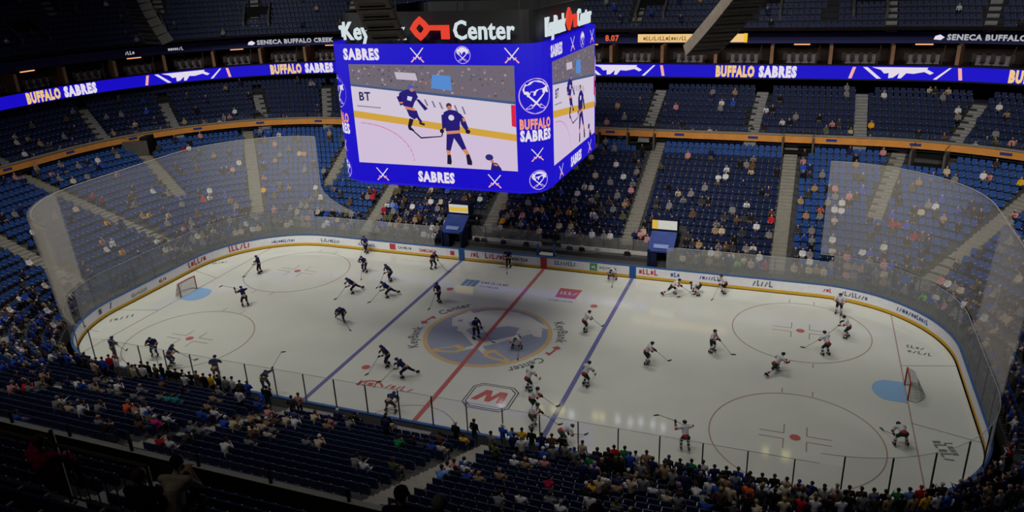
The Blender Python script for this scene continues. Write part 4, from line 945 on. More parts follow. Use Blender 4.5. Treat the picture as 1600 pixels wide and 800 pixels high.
def skate_mesh():
    q = MB().use(BOOT); q.box((-.02, 0, .07), (.10, .05, .075), taper=.8); q.box((.10, 0, .035), (.09, .048, .04), taper=.85); q.use(MATS['board_white']); q.box((-.06, 0, -.045), (.035, .012, .03)); q.box((.10, 0, -.045), (.035, .012, .03))
    q.use(STEEL); q.box((.02, 0, -.09), (.16, .004, .018)); o = q.build('skate', bevel=.008); return bake(o)
SKATE = skate_mesh(); SKATE.name = 'skate'
def glove_mesh():
    q = MB().use(GLV); q.box((-.06, 0, 0), (.06, .058, .05), taper=.9); q.box((.02, 0, 0), (.05, .05, .04))
    for i in range(4): q.box((.075, -.036+i*.024, -.012), (.03, .0105, .016))
    q.box((.02, .058, -.01), (.03, .014, .016), rz=.5); o = q.build('glove', bevel=.007); return bake(o)
GLOVE = glove_mesh(); GLOVE.name = 'glove'
def orient(o, pos, d, up=(0, 0, 1)):
    d = Vector(d).normalized(); u = Vector(up); y = u.cross(d)
    y = y.normalized() if y.length > .05 else V(0, 1, 0); z = d.cross(y)
    M = Matrix((d, y, z)).transposed().to_4x4(); M.translation = pos; o.matrix_local = M
STICKS = {}
def make_player(px, py, pose, team, facing, label, mirror=False, sticklabel=None):
    """feet at pixel px, py on the ice; facing in degrees (0 = right end, 90 = far side)"""
    P = at(px, py, 2, 0); x = max(-30, min(30, P.x)); y = max(-12.3, min(12.4, P.y))
    p = {k: Vector(v) for k, v in SP[pose].items()}; rz = math.radians(facing)
    c = (p['anL']+p['anR'])/2; c = Matrix.Rotation(rz, 3, 'Z') @ V(c.x, c.y, 0)
    o = mesh_obj('hockey_player', SKM[pose]); o.location = (x-c.x, y-c.y, 0); o.rotation_euler = (0, 0, rz); set_mats(o, TEAMS[team])
    if mirror: pass
    tag(o, label, 'person', 'hockey players warming up on the ice')
    h = mesh_obj('helmet', HELM, o); orient(h, p['head']+V(0, 0, .025), p.get('face', V(1, 0, -.15))); h.material_slots[0].link = 'OBJECT'; h.material_slots[0].material = HN if team == 'home' else HB
    for q in 'LR':
        s = mesh_obj('skate', SKATE, o); a = p['an'+q]; d = V(1, 0, 0) if a.z < .2 else V(.8, -.3, -.5); orient(s, a+V(0, 0, -.063 if a.z < .2 else -.02), d)
        g = mesh_obj('glove', GLOVE, o); e, hh = p['el'+q], p['ha'+q]; orient(g, hh+(hh-e).normalized()*.05, hh-e)
    # the stick, held in both hands
    a, b, t = p['haR']+(p['haR']-p['elR']).normalized()*.07, p['haL']+(p['haL']-p['elL']).normalized()*.07, p['tip']
    if pose not in STICKS:
        k = MB().use(STK); e0 = a-(b-a).normalized()*.08
        k.bar(e0, b, .014, 6); k.bar(b, t, .014, 6); m1 = bake(k.build('s'))
        dd = (t-b).normalized(); hz = V(dd.x, dd.y, 0).normalized() if pose != 'raised' else V(.3, .8, -.2).normalized(); k = MB().use(BLD)
        k.bar(t, t+hz*.14, .035, 6, .04); k.bar(t+hz*.14, t+hz*.3+V(-hz.y, hz.x, 0)*.05, .04, 6, .022); m2 = bake(k.build('s')); STICKS[pose] = (m1, m2)
    s = empty('hockey_stick', o.location, rz); tag(s, 'stick held by the '+label, 'hockey stick', 'sticks held by the players')
    mesh_obj('shaft', STICKS[pose][0], s); mesh_obj('blade', STICKS[pose][1], s)
    lab = sticklabel or label
    w_ = ('hockey stick of the '+lab).split(); s['label'] = ' '.join(w_[:16])
    return o
PLAYERS = [
 (407, 428, 'coast', 'home', 200, 'dark-jerseyed skater alone in the far left face-off circle'),
 (384, 479, 'raised', 'home', 150, 'dark-jerseyed skater with raised stick near the left goal crease'),
 (573, 396, 'coast', 'home', 250, 'dark-jerseyed skater standing against the far left boards'),
 (571, 426, 'glide', 'home', 265, 'dark-jerseyed skater just in front of the one at far boards'),
 (560, 457, 'stride', 'home', 215, 'dark-jerseyed skater striding left with stick low by the far circle'),
 (611, 440, 'glide', 'home', 230, 'rear one of two overlapping dark skaters inside the left zone'),
 (615, 464, 'stride', 'home', 205, 'front one of two overlapping dark skaters inside the left zone'),
 (677, 421, 'glide', 'home', 330, 'dark-jerseyed skater near far boards left of the far blue line end'),
 (687, 473, 'coast', 'home', 235, 'dark-jerseyed skater crossing the left blue line'),
 (532, 501, 'stride', 'home', 300, 'dark-jerseyed skater alone in the middle of the left zone'),
 (180, 562, 'coast', 'home', 80, 'dark-jerseyed skater farthest left, at the near left corner'),
 (243, 557, 'glide', 'home', 300, 'dark-jerseyed skater left of the near left face-off spot'),
 (268, 573, 'glide', 'home', 30, 'dark-jerseyed skater below the near left face-off circle, behind standing fans'),
 (339, 594, 'glide', 'home', 110, 'dark-jerseyed skater partly hidden by fans at near left boards'),
 (416, 612, 'raised', 'home', 340, 'dark-jerseyed skater lifting his stick by the near left boards'),
 (607, 573, 'glide', 'home', 215, 'left one of two dark skaters between near blue and red lines'),
 (642, 590, 'stride', 'home', 190, 'right one of two dark skaters between near blue and red lines'),
 (611, 645, 'bend', 'home', 90, 'dark-jerseyed skater bending over at the near boards by the penalty box'),
 (744, 530, 'coast', 'home', 330, 'dark-jerseyed skater standing on the centre ice emblem'),
 (797, 416, 'coast', 'home', 260, 'dark-jerseyed skater at the far boards in front of the bench'),
 (808, 545, 'bend', 'awayred', 280, 'white-jerseyed skater bending over on the centre ice emblem'),
 (914, 519, 'glide', 'away', 30, 'white-jerseyed skater left of the right blue line in mid ice'),
 (957, 437, 'bend', 'away', 270, 'white-jerseyed skater at the far boards by the right blue line'),
 (1044, 462, 'stride', 'away', 0, 'leftmost of three white skaters along the far right boards'),
 (1090, 461, 'bend', 'away', 200, 'middle one of three white skaters along the far right boards'),
 (1131, 459, 'glide', 'away', 220, 'rightmost of three white skaters along the far right boards'),
 (1010, 569, 'glide', 'away', 10, 'white-jerseyed skater nearest right of the right blue line, stick pointing right'),
 (1112, 551, 'coast', 'away', 340, 'tall white-jerseyed skater left of the far right face-off circle'),
 (1205, 584, 'lunge', 'away', 35, 'white-jerseyed skater lunging between the two right face-off circles'),
 (1310, 492, 'coast', 'away', 250, 'farthest white skater inside the far right face-off circle'),
 (1323, 529, 'glide', 'away', 170, 'right one of the white skaters inside the far right circle'),
 (1290, 556, 'glide', 'awayred', 130, 'left red-striped white skater inside the far right circle'),
 (915, 604, 'glide', 'awayred', 60, 'white and red skater beside the near part of right blue line'),
 (826, 611, 'glide', 'awayred', 60, 'topmost of three white and red skaters lined up near centre'),
 (832, 643, 'glide', 'awayred', 15, 'middle of three white and red skaters lined up near centre'),
 (832, 668, 'glide', 'awayred', 5, 'lowest of three white and red skaters lined up near centre'),
 (880, 694, 'bend', 'awayred', 40, 'white-jerseyed skater hunched by near boards behind standing fans'),
 (1070, 704, 'raised', 'awayred', 110, 'white and red skater with raised stick at the near right boards'),
 (1407, 697, 'bend', 'away', 110, 'white-jerseyed skater crouching near the right goal line, low in frame')]
for a in PLAYERS: make_player(*a)
mb = None
# ------------------------------------------------------------------ seats and crowd: the seat grid
SEATS = []     # dict per seat: x, y, z, rz (facing the ice), zone, row, s
def add_row(path, z, tier, row, pitch=.54):
    n = int(path.L/pitch)
    for i in range(n):
        x, y, nx, ny = path.P((i+.5)*path.L/n)
        q = proj((x, y, z+.5))
        if not (-160 < q[0] < 1760 and -80 < q[1] < 960) or q[2] < 1: continue
        if tier == 'low':
            if any(segdist((x, y), a) < .82 for a in AISLE_L) or near_portal(x, y): continue
            if y > 0 and abs(x) < 9.0 and row < 2: continue
            if y > 0 and (abs(x-9.9) < 1.4 or abs(x+8.9) < 1.4) and row < 5: continue
            if y < 0 and -8 < x < 3 and row < 1: continue
            if y < 0 and row > 18: continue
        elif tier == 'club':
            if any(segdist((x, y), a) < .78 for a in AISLE_C): continue
        else:
            if any(segdist((x, y), a) < .75 for a in AISLE_U): continue
        SEATS.append(dict(x=x, y=y, z=z, nx=nx, ny=ny, rz=math.atan2(-ny, -nx), tier=tier, row=row, px=q[0], py=q[1], dist=(Vector((x, y, z))-CAM).length, occ=None))
for k in range(NROW): add_row(ring(row_d(k)+.12), row_z(k), 'low', k)
for k in range(CROW): add_row(ring(crow_d(k)+.12), crow_z(k), 'club', k)
for k in range(UROW):
    o = .8*k+.12; P_ = Path((58.5+o, 58.5+o, 39.1+o, 28.5+o, 29.5+o), n=26)
    n0 = len(SEATS); add_row(P_, urow_z(k), 'up', k)
    SEATS[n0:] = [s for s in SEATS[n0:] if s['y'] > -5]
GRID = {}
for s in SEATS: GRID.setdefault((int(s['x']//1.5), int(s['y']//1.5)), []).append(s)
def nearest_free(x, y, z):
    best = None
    for i in (-1, 0, 1):
        for j in (-1, 0, 1):
            for s in GRID.get((int(x//1.5)+i, int(y//1.5)+j), ()):
                if s['occ']: continue
                d = (s['x']-x)**2+(s['y']-y)**2+((s['z']-z)*2)**2
                if best is None or d < best[0]: best = (d, s)
    return best[1] if best and best[0] < 3 else None
def lowz(d): return .85+(max(d, 1.0)-1.0)*.451
def hit(px, py, h):
    d_ = ray(px, py); t = 16.
    while t < 150:
        P_ = CAM+d_*t
        if not inside(ring_par(0.6), P_.x, P_.y):
            d = ring_d(P_.x, P_.y)
            if d < 15.4 or P_.y > 0:
                if d < 18.6 and P_.z < lowz(d)+h: return P_
                if 15.6 < d < 23 and P_.y > 0 and 9 < P_.z < 8.9+(d-15.6)*.46+h: return P_
        t += .12 if t < 80 else .2
    return None
# what the photo shows one by one: pixel of the chest, top colour, pose, hair
NS = '''138,566,brown,s,d;150,575,beige,s,b;158,570,blue,s,d;165,572,navy,s,b;176,566,red,s,d;186,568,white,s,r;198,578,grey,s,d;206,584,beige,s,b;215,578,charcoal,s,d;225,580,white,s,b;233,580,brown,s,d;241,577,black,s,d;248,580,black,s,d;255,578,black,s,b;263,578,black,s,d;270,582,black,s,d;277,585,black,s,d;285,583,brown,s,b;297,588,black,s,d;303,590,white,s,w;320,594,yellow,s,d;342,597,black,S,d;355,598,grey,s,d;372,600,white,s,d;381,602,charcoal,s,d;394,606,blue,s,b;15,603,red,t,d;32,605,grey,t,b;52,600,grey,t,d;68,590,tan,t,b;84,594,navy,t,d;115,603,white,t,b;135,601,blue,t,d;148,605,grey,t,d;160,608,tan,t,b;170,614,grey,t,g;190,607,white,t,b;225,620,grey,t,d;255,620,grey,t,d;270,622,teal,t,d;282,625,teal,t,b;325,625,tan,t,b;340,635,tan,t,d;350,650,white,t,d;195,643,tan,t,b;215,640,orange,t,f;207,655,black,t,w;222,660,brown,t,d;232,643,white,t,d;248,648,blue,t,w;262,654,white,t,b;275,662,pink,t,w;290,668,grey,t,g;302,672,grey,t,d;260,688,red,t,d;270,690,white,t,b;137,640,white,t,d;320,645,blue,t,d;88,628,white,t,d;98,632,grey,t,g;106,640,beige,t,b;365,660,tan,t,b;376,665,beige,t,d;386,672,beige,t,d;350,700,white,t,d;395,690,grey,t,d;340,665,blue,t,w;
372,620,white,s,d;403,621,blue,t,d;405,634,blue,t,b;428,627,charcoal,S,d;440,614,black,s,d;452,624,rose,S,b;479,617,black,S,d;462,649,blue,t,d;508,622,black,s,d;518,624,grey,s,d;492,655,beige,t,b;560,655,black,t,d;595,667,navy,s,d;604,660,black,S,d;627,692,green,t,d;640,691,black,t,d;655,694,charcoal,t,d;672,697,blue,t,b;690,686,brown,t,d;700,700,beige,t,d;697,716,blue,t,d;680,729,white,t,d;671,727,rose,t,b;688,731,black,t,d;699,733,white,t,w;707,736,blue,t,b;714,738,tan,t,f;655,735,sky,t,d;640,733,olive,t,b;495,690,grey,t,d;503,692,beige,t,w;545,727,grey,t,d;565,728,white,t,d;520,665,tan,t,b;540,666,grey,t,d;735,686,grey,s,d;745,688,yellow,t,d;730,678,black,s,w;400,668,beige,t,b;410,680,beige,t,d;420,664,tan,t,w;426,672,grey,t,d;440,661,beige,t,d;450,664,white,t,b;
757,672,black,s,d;768,674,blue,s,w;780,668,black,s,r;787,682,sky,s,b;801,676,yellow,s,d;813,686,black,s,d;825,680,yellow,s,d;770,702,olive,S,b;850,684,black,s,d;863,688,brown,s,d;873,692,black,s,d;855,712,blue,t,w;856,724,rose,t,w;805,722,white,t,w;822,724,tan,t,f;838,723,white,t,d;900,692,beige,s,b;910,692,tan,s,d;905,706,beige,s,b;890,706,grey,s,d;917,724,green,S,b;912,708,tan,t,d;898,716,black,t,d;925,714,black,s,d;953,709,red,s,d;970,713,green,s,d;982,714,white,S,d;1003,713,white,s,g;1016,724,tan,s,d;1035,717,beige,s,d;1060,730,charcoal,s,d;1076,730,green,S,d;1098,731,white,s,b;945,726,black,s,d;922,762,gold,t,d;861,760,crimson,t,d;978,757,white,t,d;996,757,grey,t,g;1015,767,white,t,d;1030,768,grey,t,d;1057,746,blue,t,b;1056,757,rose,t,b;950,760,charcoal,t,w;775,787,grey,t,d;822,785,white,t,d;858,775,grey,t,d;875,794,white,t,g;1095,771,white,t,d;
1113,733,grey,s,d;1132,740,black,S,d;1158,743,blue,s,b;1171,745,charcoal,s,d;1185,749,charcoal,S,d;1207,753,black,s,b;1128,759,tan,s,d;1122,773,blue,s,d;1143,780,beige,s,b;1163,776,orange,s,d;1175,790,black,S,d;1196,777,charcoal,s,d;1225,790,beige,S,f;1210,785,black,s,d;1245,786,red,s,d;1265,767,black,S,d;1253,772,charcoal,s,b;1290,772,white,s,d;1278,780,grey,s,d;1325,781,black,s,d;1337,779,charcoal,s,b;1347,777,grey,s,d;1357,779,black,s,d;1373,776,green,s,d;1390,784,black,S,d;1413,777,sky,s,d;1433,773,red,s,r;1438,790,yellow,S,d;1452,782,black,s,d;1464,780,charcoal,s,w;1490,781,navy,s,d;1505,786,blue,s,d;1478,788,white,s,d;
1565,668,blue,S,b;1580,707,white,s,r;1588,712,red,s,d;1560,640,navy,s,d;1572,625,navy,s,w;1586,610,blue,s,d;1592,640,navy,s,d;1575,650,navy,s,b;1558,690,white,s,d;1570,720,black,s,d;1590,690,blue,s,d;1596,655,white,s,d;1548,715,blue,s,d;1540,730,blue,s,w;1530,745,navy,s,d;1520,760,navy,s,b;1555,745,brown,s,d;1575,750,black,s,d;1590,735,white,s,g;1560,765,black,s,d;1545,775,navy,s,d;1585,775,charcoal,s,b'''
FS = '''1212,343,red,t,d;1278,331,orange,t,b;1192,424,crimson,t,d;1152,428,neon,t,d;1432,472,neon,t,d;1168,316,white,t,d;1140,266,white,t,w;1172,269,beige,t,b;1165,262,grey,t,d;893,333,gold,t,d;787,347,gold,t,d;585,333,crimson,t,d;578,309,red,t,d;590,295,crimson,t,d;645,320,white,t,d;612,322,sky,t,b;1245,365,charcoal,t,d;1110,320,black,t,d;1085,300,grey,t,w;1040,310,navy,t,d;1310,330,white,t,d;1390,350,crimson,t,d;1408,352,red,t,d;1427,375,crimson,t,d;1350,398,white,t,b;1378,388,white,t,w;1440,330,beige,t,d;1465,325,white,t,d;115,327,beige,t,d;165,345,gold,t,d;163,377,white,s,w;232,338,yellow,t,d;320,310,red,t,b;325,298,white,t,d;322,312,white,t,w;240,300,white,t,d;155,310,crimson,t,d;145,312,red,t,d;225,340,tan,t,b;195,395,gold,t,d;212,403,navy,s,d;275,300,grey,t,d;365,262,rose,t,d;440,290,brown,t,d;470,238,beige,t,d;475,270,grey,t,w;455,292,tan,t,b;430,305,olive,t,d;400,300,gold,t,b;290,232,crimson,t,d;298,234,white,t,d;150,252,white,t,d;132,240,red,t,d;38,232,white,t,d;935,270,beige,t,b;912,290,white,t,d;895,315,grey,t,d;1000,290,grey,t,w;10,490,brown,t,f;12,482,white,t,b;60,400,white,t,w;50,362,white,t,d;35,430,black,t,d;1548,277,rose,t,d;1592,290,yellow,t,d;1530,275,white,t,d;1085,205,beige,t,b;1112,200,white,t,d;1130,155,white,t,d;1185,170,white,t,g;1225,185,white,t,d;1240,183,grey,t,d;1300,190,rose,t,d;1360,192,gold,t,d;1382,150,white,t,w;1495,172,white,t,d;1500,178,grey,t,d;1560,165,white,t,d;30,208,beige,t,b;45,212,tan,t,d;110,210,grey,t,d;210,185,beige,t,d'''
HK = {'d': 0, 'b': 1, 'f': 2, 'w': 3, 'u': 4, 'g': 5, 'r': 6}
CROWD = []
rnd = random.Random(21)
def seat_person(s, col, pose, hair=None, skin=None):
    s['occ'] = pose; CROWD.append(dict(seat=s, col=col, pose=pose, hair=rnd.choice((0, 0, 0, 1, 1, 2, 3, 4, 5)) if hair is None else hair, skin=rnd.choice((0, 0, 0, 1, 1, 2)) if skin is None else skin, tro=rnd.choice((0, 1, 1, 2))))
for blk, far in ((NS, 0), (FS, 1)):
    for it in blk.replace('\n', '').split(';'):
        a = it.strip().split(',')
        if len(a) < 5: continue
        pose = {'s': rnd.choice(('stand', 'stand', 'stand2', 'stand3')), 'S': 'stand3', 't': rnd.choice(('seat', 'seat2', 'seat3'))}[a[3]]
        h = 1.15 if pose[:3] == 'sta' else .75
        P_ = hit(float(a[0]), float(a[1]), h)
        if P_ is None: continue
        s = nearest_free(P_.x, P_.y, P_.z-h)
        if s: seat_person(s, a[2], pose, HK[a[4]])
DARKC = ['black', 'charcoal', 'navy', 'grey', 'black', 'navy', 'charcoal', 'brown', 'white', 'blue', 'beige', 'grey', 'olive', 'rose', 'grey', 'black', 'tan']
BLUEC = ['navy', 'blue', 'navy', 'black', 'navy', 'white', 'charcoal', 'blue', 'grey', 'beige']
def prob(s):
    x, y, r = s['x'], s['y'], s['row']; q = s['px']
    if s['tier'] == 'up': return (.035, DARKC, .0)
    if s['tier'] == 'club': return (.06 if y > 0 else .0, DARKC, .0)
    if y < -12:                                   # near stand
        if s['py'] > 820 or q < -60: return (.0, DARKC, 0)
        if x > 12: return (.9 if r < 3 else (.6 if r < 6 else .15), DARKC, .9 if r < 4 else .4)
        if x > 6.6: return (.55 if r < 2 else (.1 if r < 4 else .03), DARKC, .9 if r < 3 else 0)
        if x > -8: return (.1 if r < 2 else .025, DARKC, .6 if r < 1 else 0)
        if x > -21: return (.35 if r < 1 else .04, DARKC, .8 if r < 1 else 0)
        return (.62 if r < 5 else (.3 if r < 9 else .12), BLUEC, .5 if r < 3 else 0)
    if x > 28 and y < 4: return (.85 if r < 9 else .5, BLUEC, .8)
    if x < -30 and y < 3: return (.6 if r < 4 and y < -3 else .09, BLUEC if r < 5 else DARKC, .1)
    if r < 4: return (.84 if r < 3 else .4, DARKC+['white', 'beige', 'grey', 'charcoal'], .15)
    if x > 22: return (.26 if r < 12 else .12, DARKC, .05)
    if x > 19: return (.2, DARKC, .05)
    if x > 6.6: return (.22 if r < 7 else .1, DARKC, .1)
    if x > -18.5: return (.33 if r < 9 else .2, DARKC+['black', 'charcoal'], .25)
    return (.12, DARKC, .05)
for s in SEATS:
    if s['occ']: continue
    p_, cs, st_ = prob(s)
    if rnd.random() < p_:
        pose = rnd.choice(('stand', 'stand2', 'stand3')) if rnd.random() < st_ else rnd.choice(('seat', 'seat', 'seat2', 'seat3'))
        seat_person(s, rnd.choice(cs), pose)
# ------------------------------------------------------------------ who shows in the picture, nearest first
for c in CROWD:
    s = c['seat']; q = proj((s['x'], s['y'], s['z']+.9)); c['q'] = q
    hid = s['y'] < 0 and s['tier'] == 'low' and s['row'] > 16
    c['in'] = -5 < q[0] < 1605 and -5 < q[1] < 805 and not hid
IN = sorted([c for c in CROWD if c['in']], key=lambda c: c['q'][2])[:292]
INset = set(id(c) for c in IN)
def zone(s):
    x, y, t = s['x'], s['y'], s['tier']
    if t == 'up': return 'upper far stand'
    if t == 'club': return 'club level'
    if x > 31: return 'right end stand'
    if x < -31: return 'left end stand' if y > -8 else 'near-corner stand'
    if y < 0: return 'near-right stand' if x > 5.8 else 'near-left stand'
    return 'far stand'
def hairname(c): return HAIR[c['hair']][0]
groups = {}
for c in IN:
    s = c['seat']; pz = 'standing' if c['pose'].startswith('stand') else 'seated'
    col = COLN.get(c['col'], c['col'])
    c['base'] = (pz, col, hairname(c), s['row']+1, zone(s)); groups.setdefault(c['base'], []).append(c)
for b, l in groups.items():
    l.sort(key=lambda c: c['q'][0])
    for i, c in enumerate(l):
        ordn = '' if len(l) == 1 else (', '+['leftmost', 'second', 'third', 'fourth', 'fifth', 'sixth', 'seventh', 'eighth', 'ninth', 'tenth'][min(i, 9)]+(' from left' if i else ''))
        c['label'] = f"{b[0]} spectator, {b[1]} top, {b[2]}, row {b[3]} of {b[4]}{ordn}"
for c in IN:
    s = c['seat']; st = c['pose'].startswith('stand'); off = -.24 if st else .0
    if s['row'] == 0 and st: off = -.34
    o = person(c['pose'], (s['x']+s['nx']*off, s['y']+s['ny']*off, s['z']+(0.005)), s['rz']+rnd.uniform(-.35, .35)*(1 if st else .4), c['col'], c['hair'], c['skin'], c['tro'])
    k = rnd.uniform(.93, 1.05); o.scale = (1, 1, k); tag(o, c['label'], 'person', 'spectators in the stands')
# everyone else, too many to be told apart
def np_parts(me):
    return [tuple(v.co) for v in me.vertices], [tuple(p.vertices) for p in me.polygons], [p.material_index for p in me.polygons]
LP = {n: np_parts(m) for n, m in LOW.items()}
ML = []; MI = {}
def mi(m):
    if m.name not in MI: MI[m.name] = len(ML); ML.append(m)
    return MI[m.name]
v_, f_, m_ = [], [], []; nrest = 0
for c in CROWD:
    if id(c) in INset: continue
    s = c['seat']
    if not (-120 < c['q'][0] < 1720 and -60 < c['q'][1] < 880): continue
    vs, fs, ms = LP[{'stand3': 'stand2', 'seat3': 'seat'}.get(c['pose'], c['pose'])]; b = len(v_); nrest += 1
    a = s['rz']+rnd.uniform(-.3, .3); ca, sa = math.cos(a), math.sin(a); k = rnd.uniform(.92, 1.05)
    ox, oy = (s['x']-s['nx']*.2, s['y']-s['ny']*.2) if c['pose'].startswith('sta') else (s['x'], s['y'])
    v_ += [(ox+x*ca-y*sa, oy+x*sa+y*ca, s['z']+z*k) for x, y, z in vs]
    f_ += [tuple(i+b for i in f) for f in fs]
    sl = [mi(SKIN[c['skin']]), mi(COL[c['col']]), mi(TRO[c['tro']]), mi(HAIR[c['hair']][1]), mi(SHOE)]; m_ += [sl[i] for i in ms]
me = bpy.data.meshes.new('crowd'); me.from_pydata(v_, [], f_)
for m in ML: me.materials.append(m)
me.polygons.foreach_set('material_index', m_); me.polygons.foreach_set('use_smooth', [True]*len(f_)); me.update()
tag(mesh_obj('distant_crowd', me), 'scattered crowd of small far spectators filling the distant seats', 'crowd', kind='stuff')
print('CROWD', len(CROWD), 'individual', len(IN), 'rest', nrest, 'seats', len(SEATS))
# ------------------------------------------------------------------ seats
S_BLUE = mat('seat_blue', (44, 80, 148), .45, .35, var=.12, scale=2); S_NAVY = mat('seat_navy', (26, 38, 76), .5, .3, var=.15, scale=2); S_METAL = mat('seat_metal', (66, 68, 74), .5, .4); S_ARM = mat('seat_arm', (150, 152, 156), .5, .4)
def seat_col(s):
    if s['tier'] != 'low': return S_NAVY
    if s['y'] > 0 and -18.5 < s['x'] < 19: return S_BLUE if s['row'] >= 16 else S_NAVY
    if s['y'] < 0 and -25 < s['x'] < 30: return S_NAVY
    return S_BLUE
def seat_boxes(mb, flat, m, arms=True):
    mb.use(m); mb.box((-.24, 0, .66), (.03, .235, .25), rx=0, taper=.92)
    if flat: mb.box((-.02, 0, .44), (.2, .22, .03))
    else: mb.box((-.14, 0, .60), (.035, .22, .19))
    if arms: mb.use(S_ARM); mb.box((-.05, .262, .62), (.12, .03, .028)); mb.use(S_METAL); mb.box((-.12, .262, .3), (.03, .018, .3))
protos = {}
for flat in (0, 1):
    q = MB(); seat_boxes(q, flat, S_BLUE); protos[flat] = (q.v, q.f, q.m)
# individual seats: the nearest ones in view
cand = []
for k in range(3):
    for i in range(44):
        x = 2.6+i*.54; y, z = FY(k)-.08, FZ(k); q = proj((x, y, z+.7))
        if 0 < q[0] < 1600 and q[1] < 806: cand.append(dict(x=x, y=y, z=z, rz=PI/2, tier='front', row=k, q=q, occ=None, idx=i, dist=q[2]))
for s in SEATS:
    if s['y'] < -13 and s['tier'] == 'low' and s['row'] <= 16 and not s['occ'] and 0 < s['px'] < 1600 and s['py'] < 803: s['q'] = (s['px'], s['py']); cand.append(s)
cand.sort(key=lambda s: s['dist']); ind = cand[:300]; indset = set(id(s) for s in ind)
def seat_part(name, fn, bev=.012):
    q = MB(); fn(q); me = bake(q.build(name, bevel=bev)); me.name = name; return me
PB = {c: seat_part('backrest', lambda q: (q.use(c), q.box((-.24, 0, .66), (.028, .235, .25), taper=.92))) for c in (S_NAVY, S_BLUE)}
PC = {c: seat_part('cushion', lambda q: (q.use(c), q.box((-.14, 0, .60), (.035, .22, .19)))) for c in (S_NAVY, S_BLUE)}
PA = seat_part('armrest', lambda q: (q.use(S_ARM), q.box((-.05, .262, .62), (.15, .022, .022))), .006)
PF = seat_part('seat_support', lambda q: (q.use(S_METAL), q.box((-.14, .262, .3), (.03, .018, .3)), q.box((-.12, 0, .42), (.03, .24, .02))), .004)
rowsets = {}
for s in ind: rowsets.setdefault((s['tier'], s['row'], s['x'] > 5.8 if s['tier'] == 'low' else s['x'] > 12), []).append(s)
ORD = lambda n: f"{n}{'th' if 10 < n % 100 < 14 else {1: 'st', 2: 'nd', 3: 'rd'}.get(n % 10, 'th')}"
rowsall = {}
for s in cand: rowsall.setdefault((s['tier'], s['row'], s['x'] > 5.8 if s['tier'] == 'low' else s['x'] > 12), []).append(s)
for (t, r, right), l in rowsets.items():
    al = sorted(rowsall[(t, r, right)], key=lambda s: s['x'] if right else -s['x']); pos = {id(s): i+1 for i, s in enumerate(al)}
    for s in l:
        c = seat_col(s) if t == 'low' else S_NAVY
        o = empty('stadium_seat', (s['x'], s['y'], s['z']), s['rz'])
        for n, me in (('backrest', PB[c]), ('cushion', PC[c]), ('armrest', PA), ('seat_support', PF)): mesh_obj(n, me, o)
        if t == 'front': lab = f"dark folding seat in foreground, row {r+1} from railing, {ORD(pos[id(s)])} {'right' if right else 'left'} of row's middle"
        else: lab = f"empty navy folding seat, row {r+1} of near stand, {ORD(pos[id(s)])} empty one {'right' if right else 'left'} of stairs"
        tag(o, lab, 'seat', 'empty seats nearest the camera')
v_, f_, m_ = [], [], []; mats_ = [S_BLUE, S_NAVY, S_METAL, S_ARM]
for s in SEATS:
    if id(s) in indset: continue
    flat = 1 if (s['occ'] and s['occ'].startswith('seat')) else 0
    vs, fs, ms = protos[flat]; b = len(v_); ca, sa = math.cos(s['rz']), math.sin(s['rz']); sc = .94
    v_ += [(s['x']+x*ca-y*sa*sc, s['y']+x*sa+y*ca*sc, s['z']+z) for x, y, z in vs]; f_ += [tuple(i+b for i in f) for f in fs]
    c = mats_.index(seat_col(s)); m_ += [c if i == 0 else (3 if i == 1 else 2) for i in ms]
me = bpy.data.meshes.new('seat_rows'); me.from_pydata(v_, [], f_)
for m in mats_: me.materials.append(m)
me.polygons.foreach_set('material_index', m_); me.update()
tag(mesh_obj('stadium_seating', me), 'endless rows of blue and navy folding seats filling the arena stands', 'seats', kind='stuff')
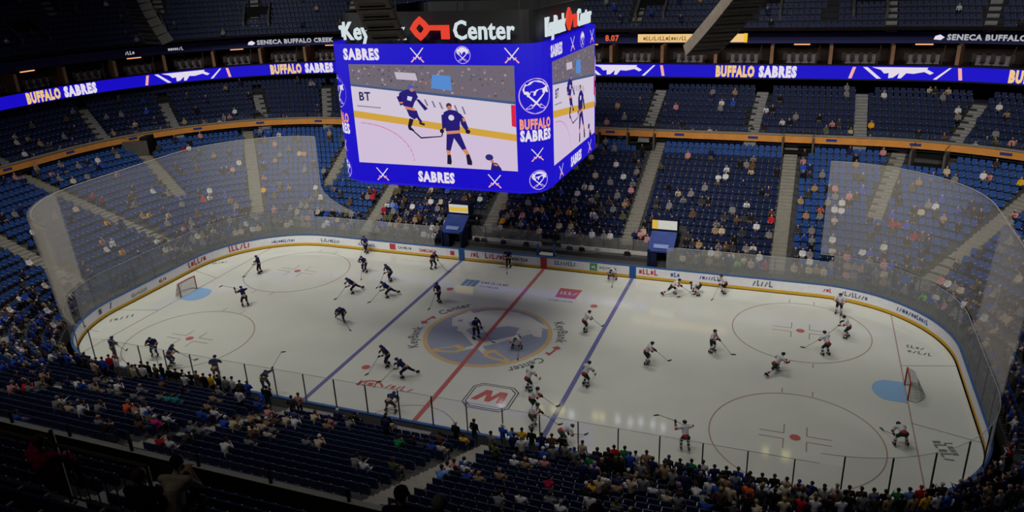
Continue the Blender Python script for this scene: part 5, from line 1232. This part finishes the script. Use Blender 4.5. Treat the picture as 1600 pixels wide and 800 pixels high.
# ------------------------------------------------------------------ bench people and foreground people
def staff(x, y, z, pose, rz, col, hair, lab, grp='people at the benches'):
    o = person(pose, (x, y, z), rz, col, hair, 0, 1, 'person'); return tag(o, lab, 'person', grp)
for i, (x, pose, col) in enumerate(((-7.0, 'stand', 'black'), (-6.3, 'stand3', 'charcoal'), (-4.4, 'stand', 'navy'), (-2.2, 'stand2', 'black'), (1.8, 'stand3', 'charcoal'), (2.9, 'stand', 'black'), (4.3, 'stand2', 'grey'), (6.9, 'stand3', 'black'))):
    side = 'left' if x < 0 else 'right'; k = ('first', 'second', 'third', 'fourth')[i % 4]
    staff(x, 14.75, .12, pose, -PI/2, col, i % 3, f"staff person in {col} top standing behind the {side} players bench, {k} from left")
FG = [(62, 690, 'seat3', 'crimson', 1, 'person in dark red shirt raising a hand to the face, lower left foreground', .012),
      (222, 757, 'seat', 'black', 1, 'dark-clothed brown-haired person in the foreground beside the beige-shirted one'),
      (265, 758, 'seat2', 'beige', 0, 'dark-haired person in beige top at the bottom left edge of the photo'),
      (628, 770, 'seat', 'navy', 0, 'dark-haired person in navy top at the bottom centre foreground'),
      (688, 785, 'seat', 'tan', 5, 'grey-haired person in tan top at the bottom right of the navy-clothed one'),
      (932, 800, 'seat', 'brown', 1, 'brown-haired head just showing at bottom edge right of the stairs')]
for e in FG:
    px, py, pose, col, hair, lab = e[:6]; y = -38.6
    while y > -44:
        P_ = at(px, py, 1, y)
        if P_.z-(17.5+.62*(-39.0-y)/.82) > 1.2: break
        y -= .02
    k = max(0, round((-39.0-P_.y)/.82)); J = dict(PO[pose])
    if col == 'crimson': J.update(elL=(.30, .34, 1.0), haL=(.16, .12, 1.10), elR=(.16, -.34, .72), haR=(.34, -.1, .72))
    me = body_mesh('foreground_body', human(J, hands=True), .012, 5, 2)
    HI_MESH['fg'] = me
    o = person('fg', (P_.x, P_.y, max(P_.z-1.2, FZ(k))), PI/2+.25, col, hair, 0, 1, 'person'); tag(o, lab, 'person')
ph = MB().use(mat('phone_pink', (206, 150, 164), .4)); ph.box((0, 0, 0), (.037, .005, .075)); ph.use(BLACK); ph.box((0, .006, 0), (.033, .001, .068))
q = at(318, 778, 1, -39.4); o = ph.build('mobile_phone', bevel=.006); o.location = q; o.rotation_euler = (.3, .2, .3); tag(o, 'pink phone held up by the beige-shirted foreground person', 'phone')
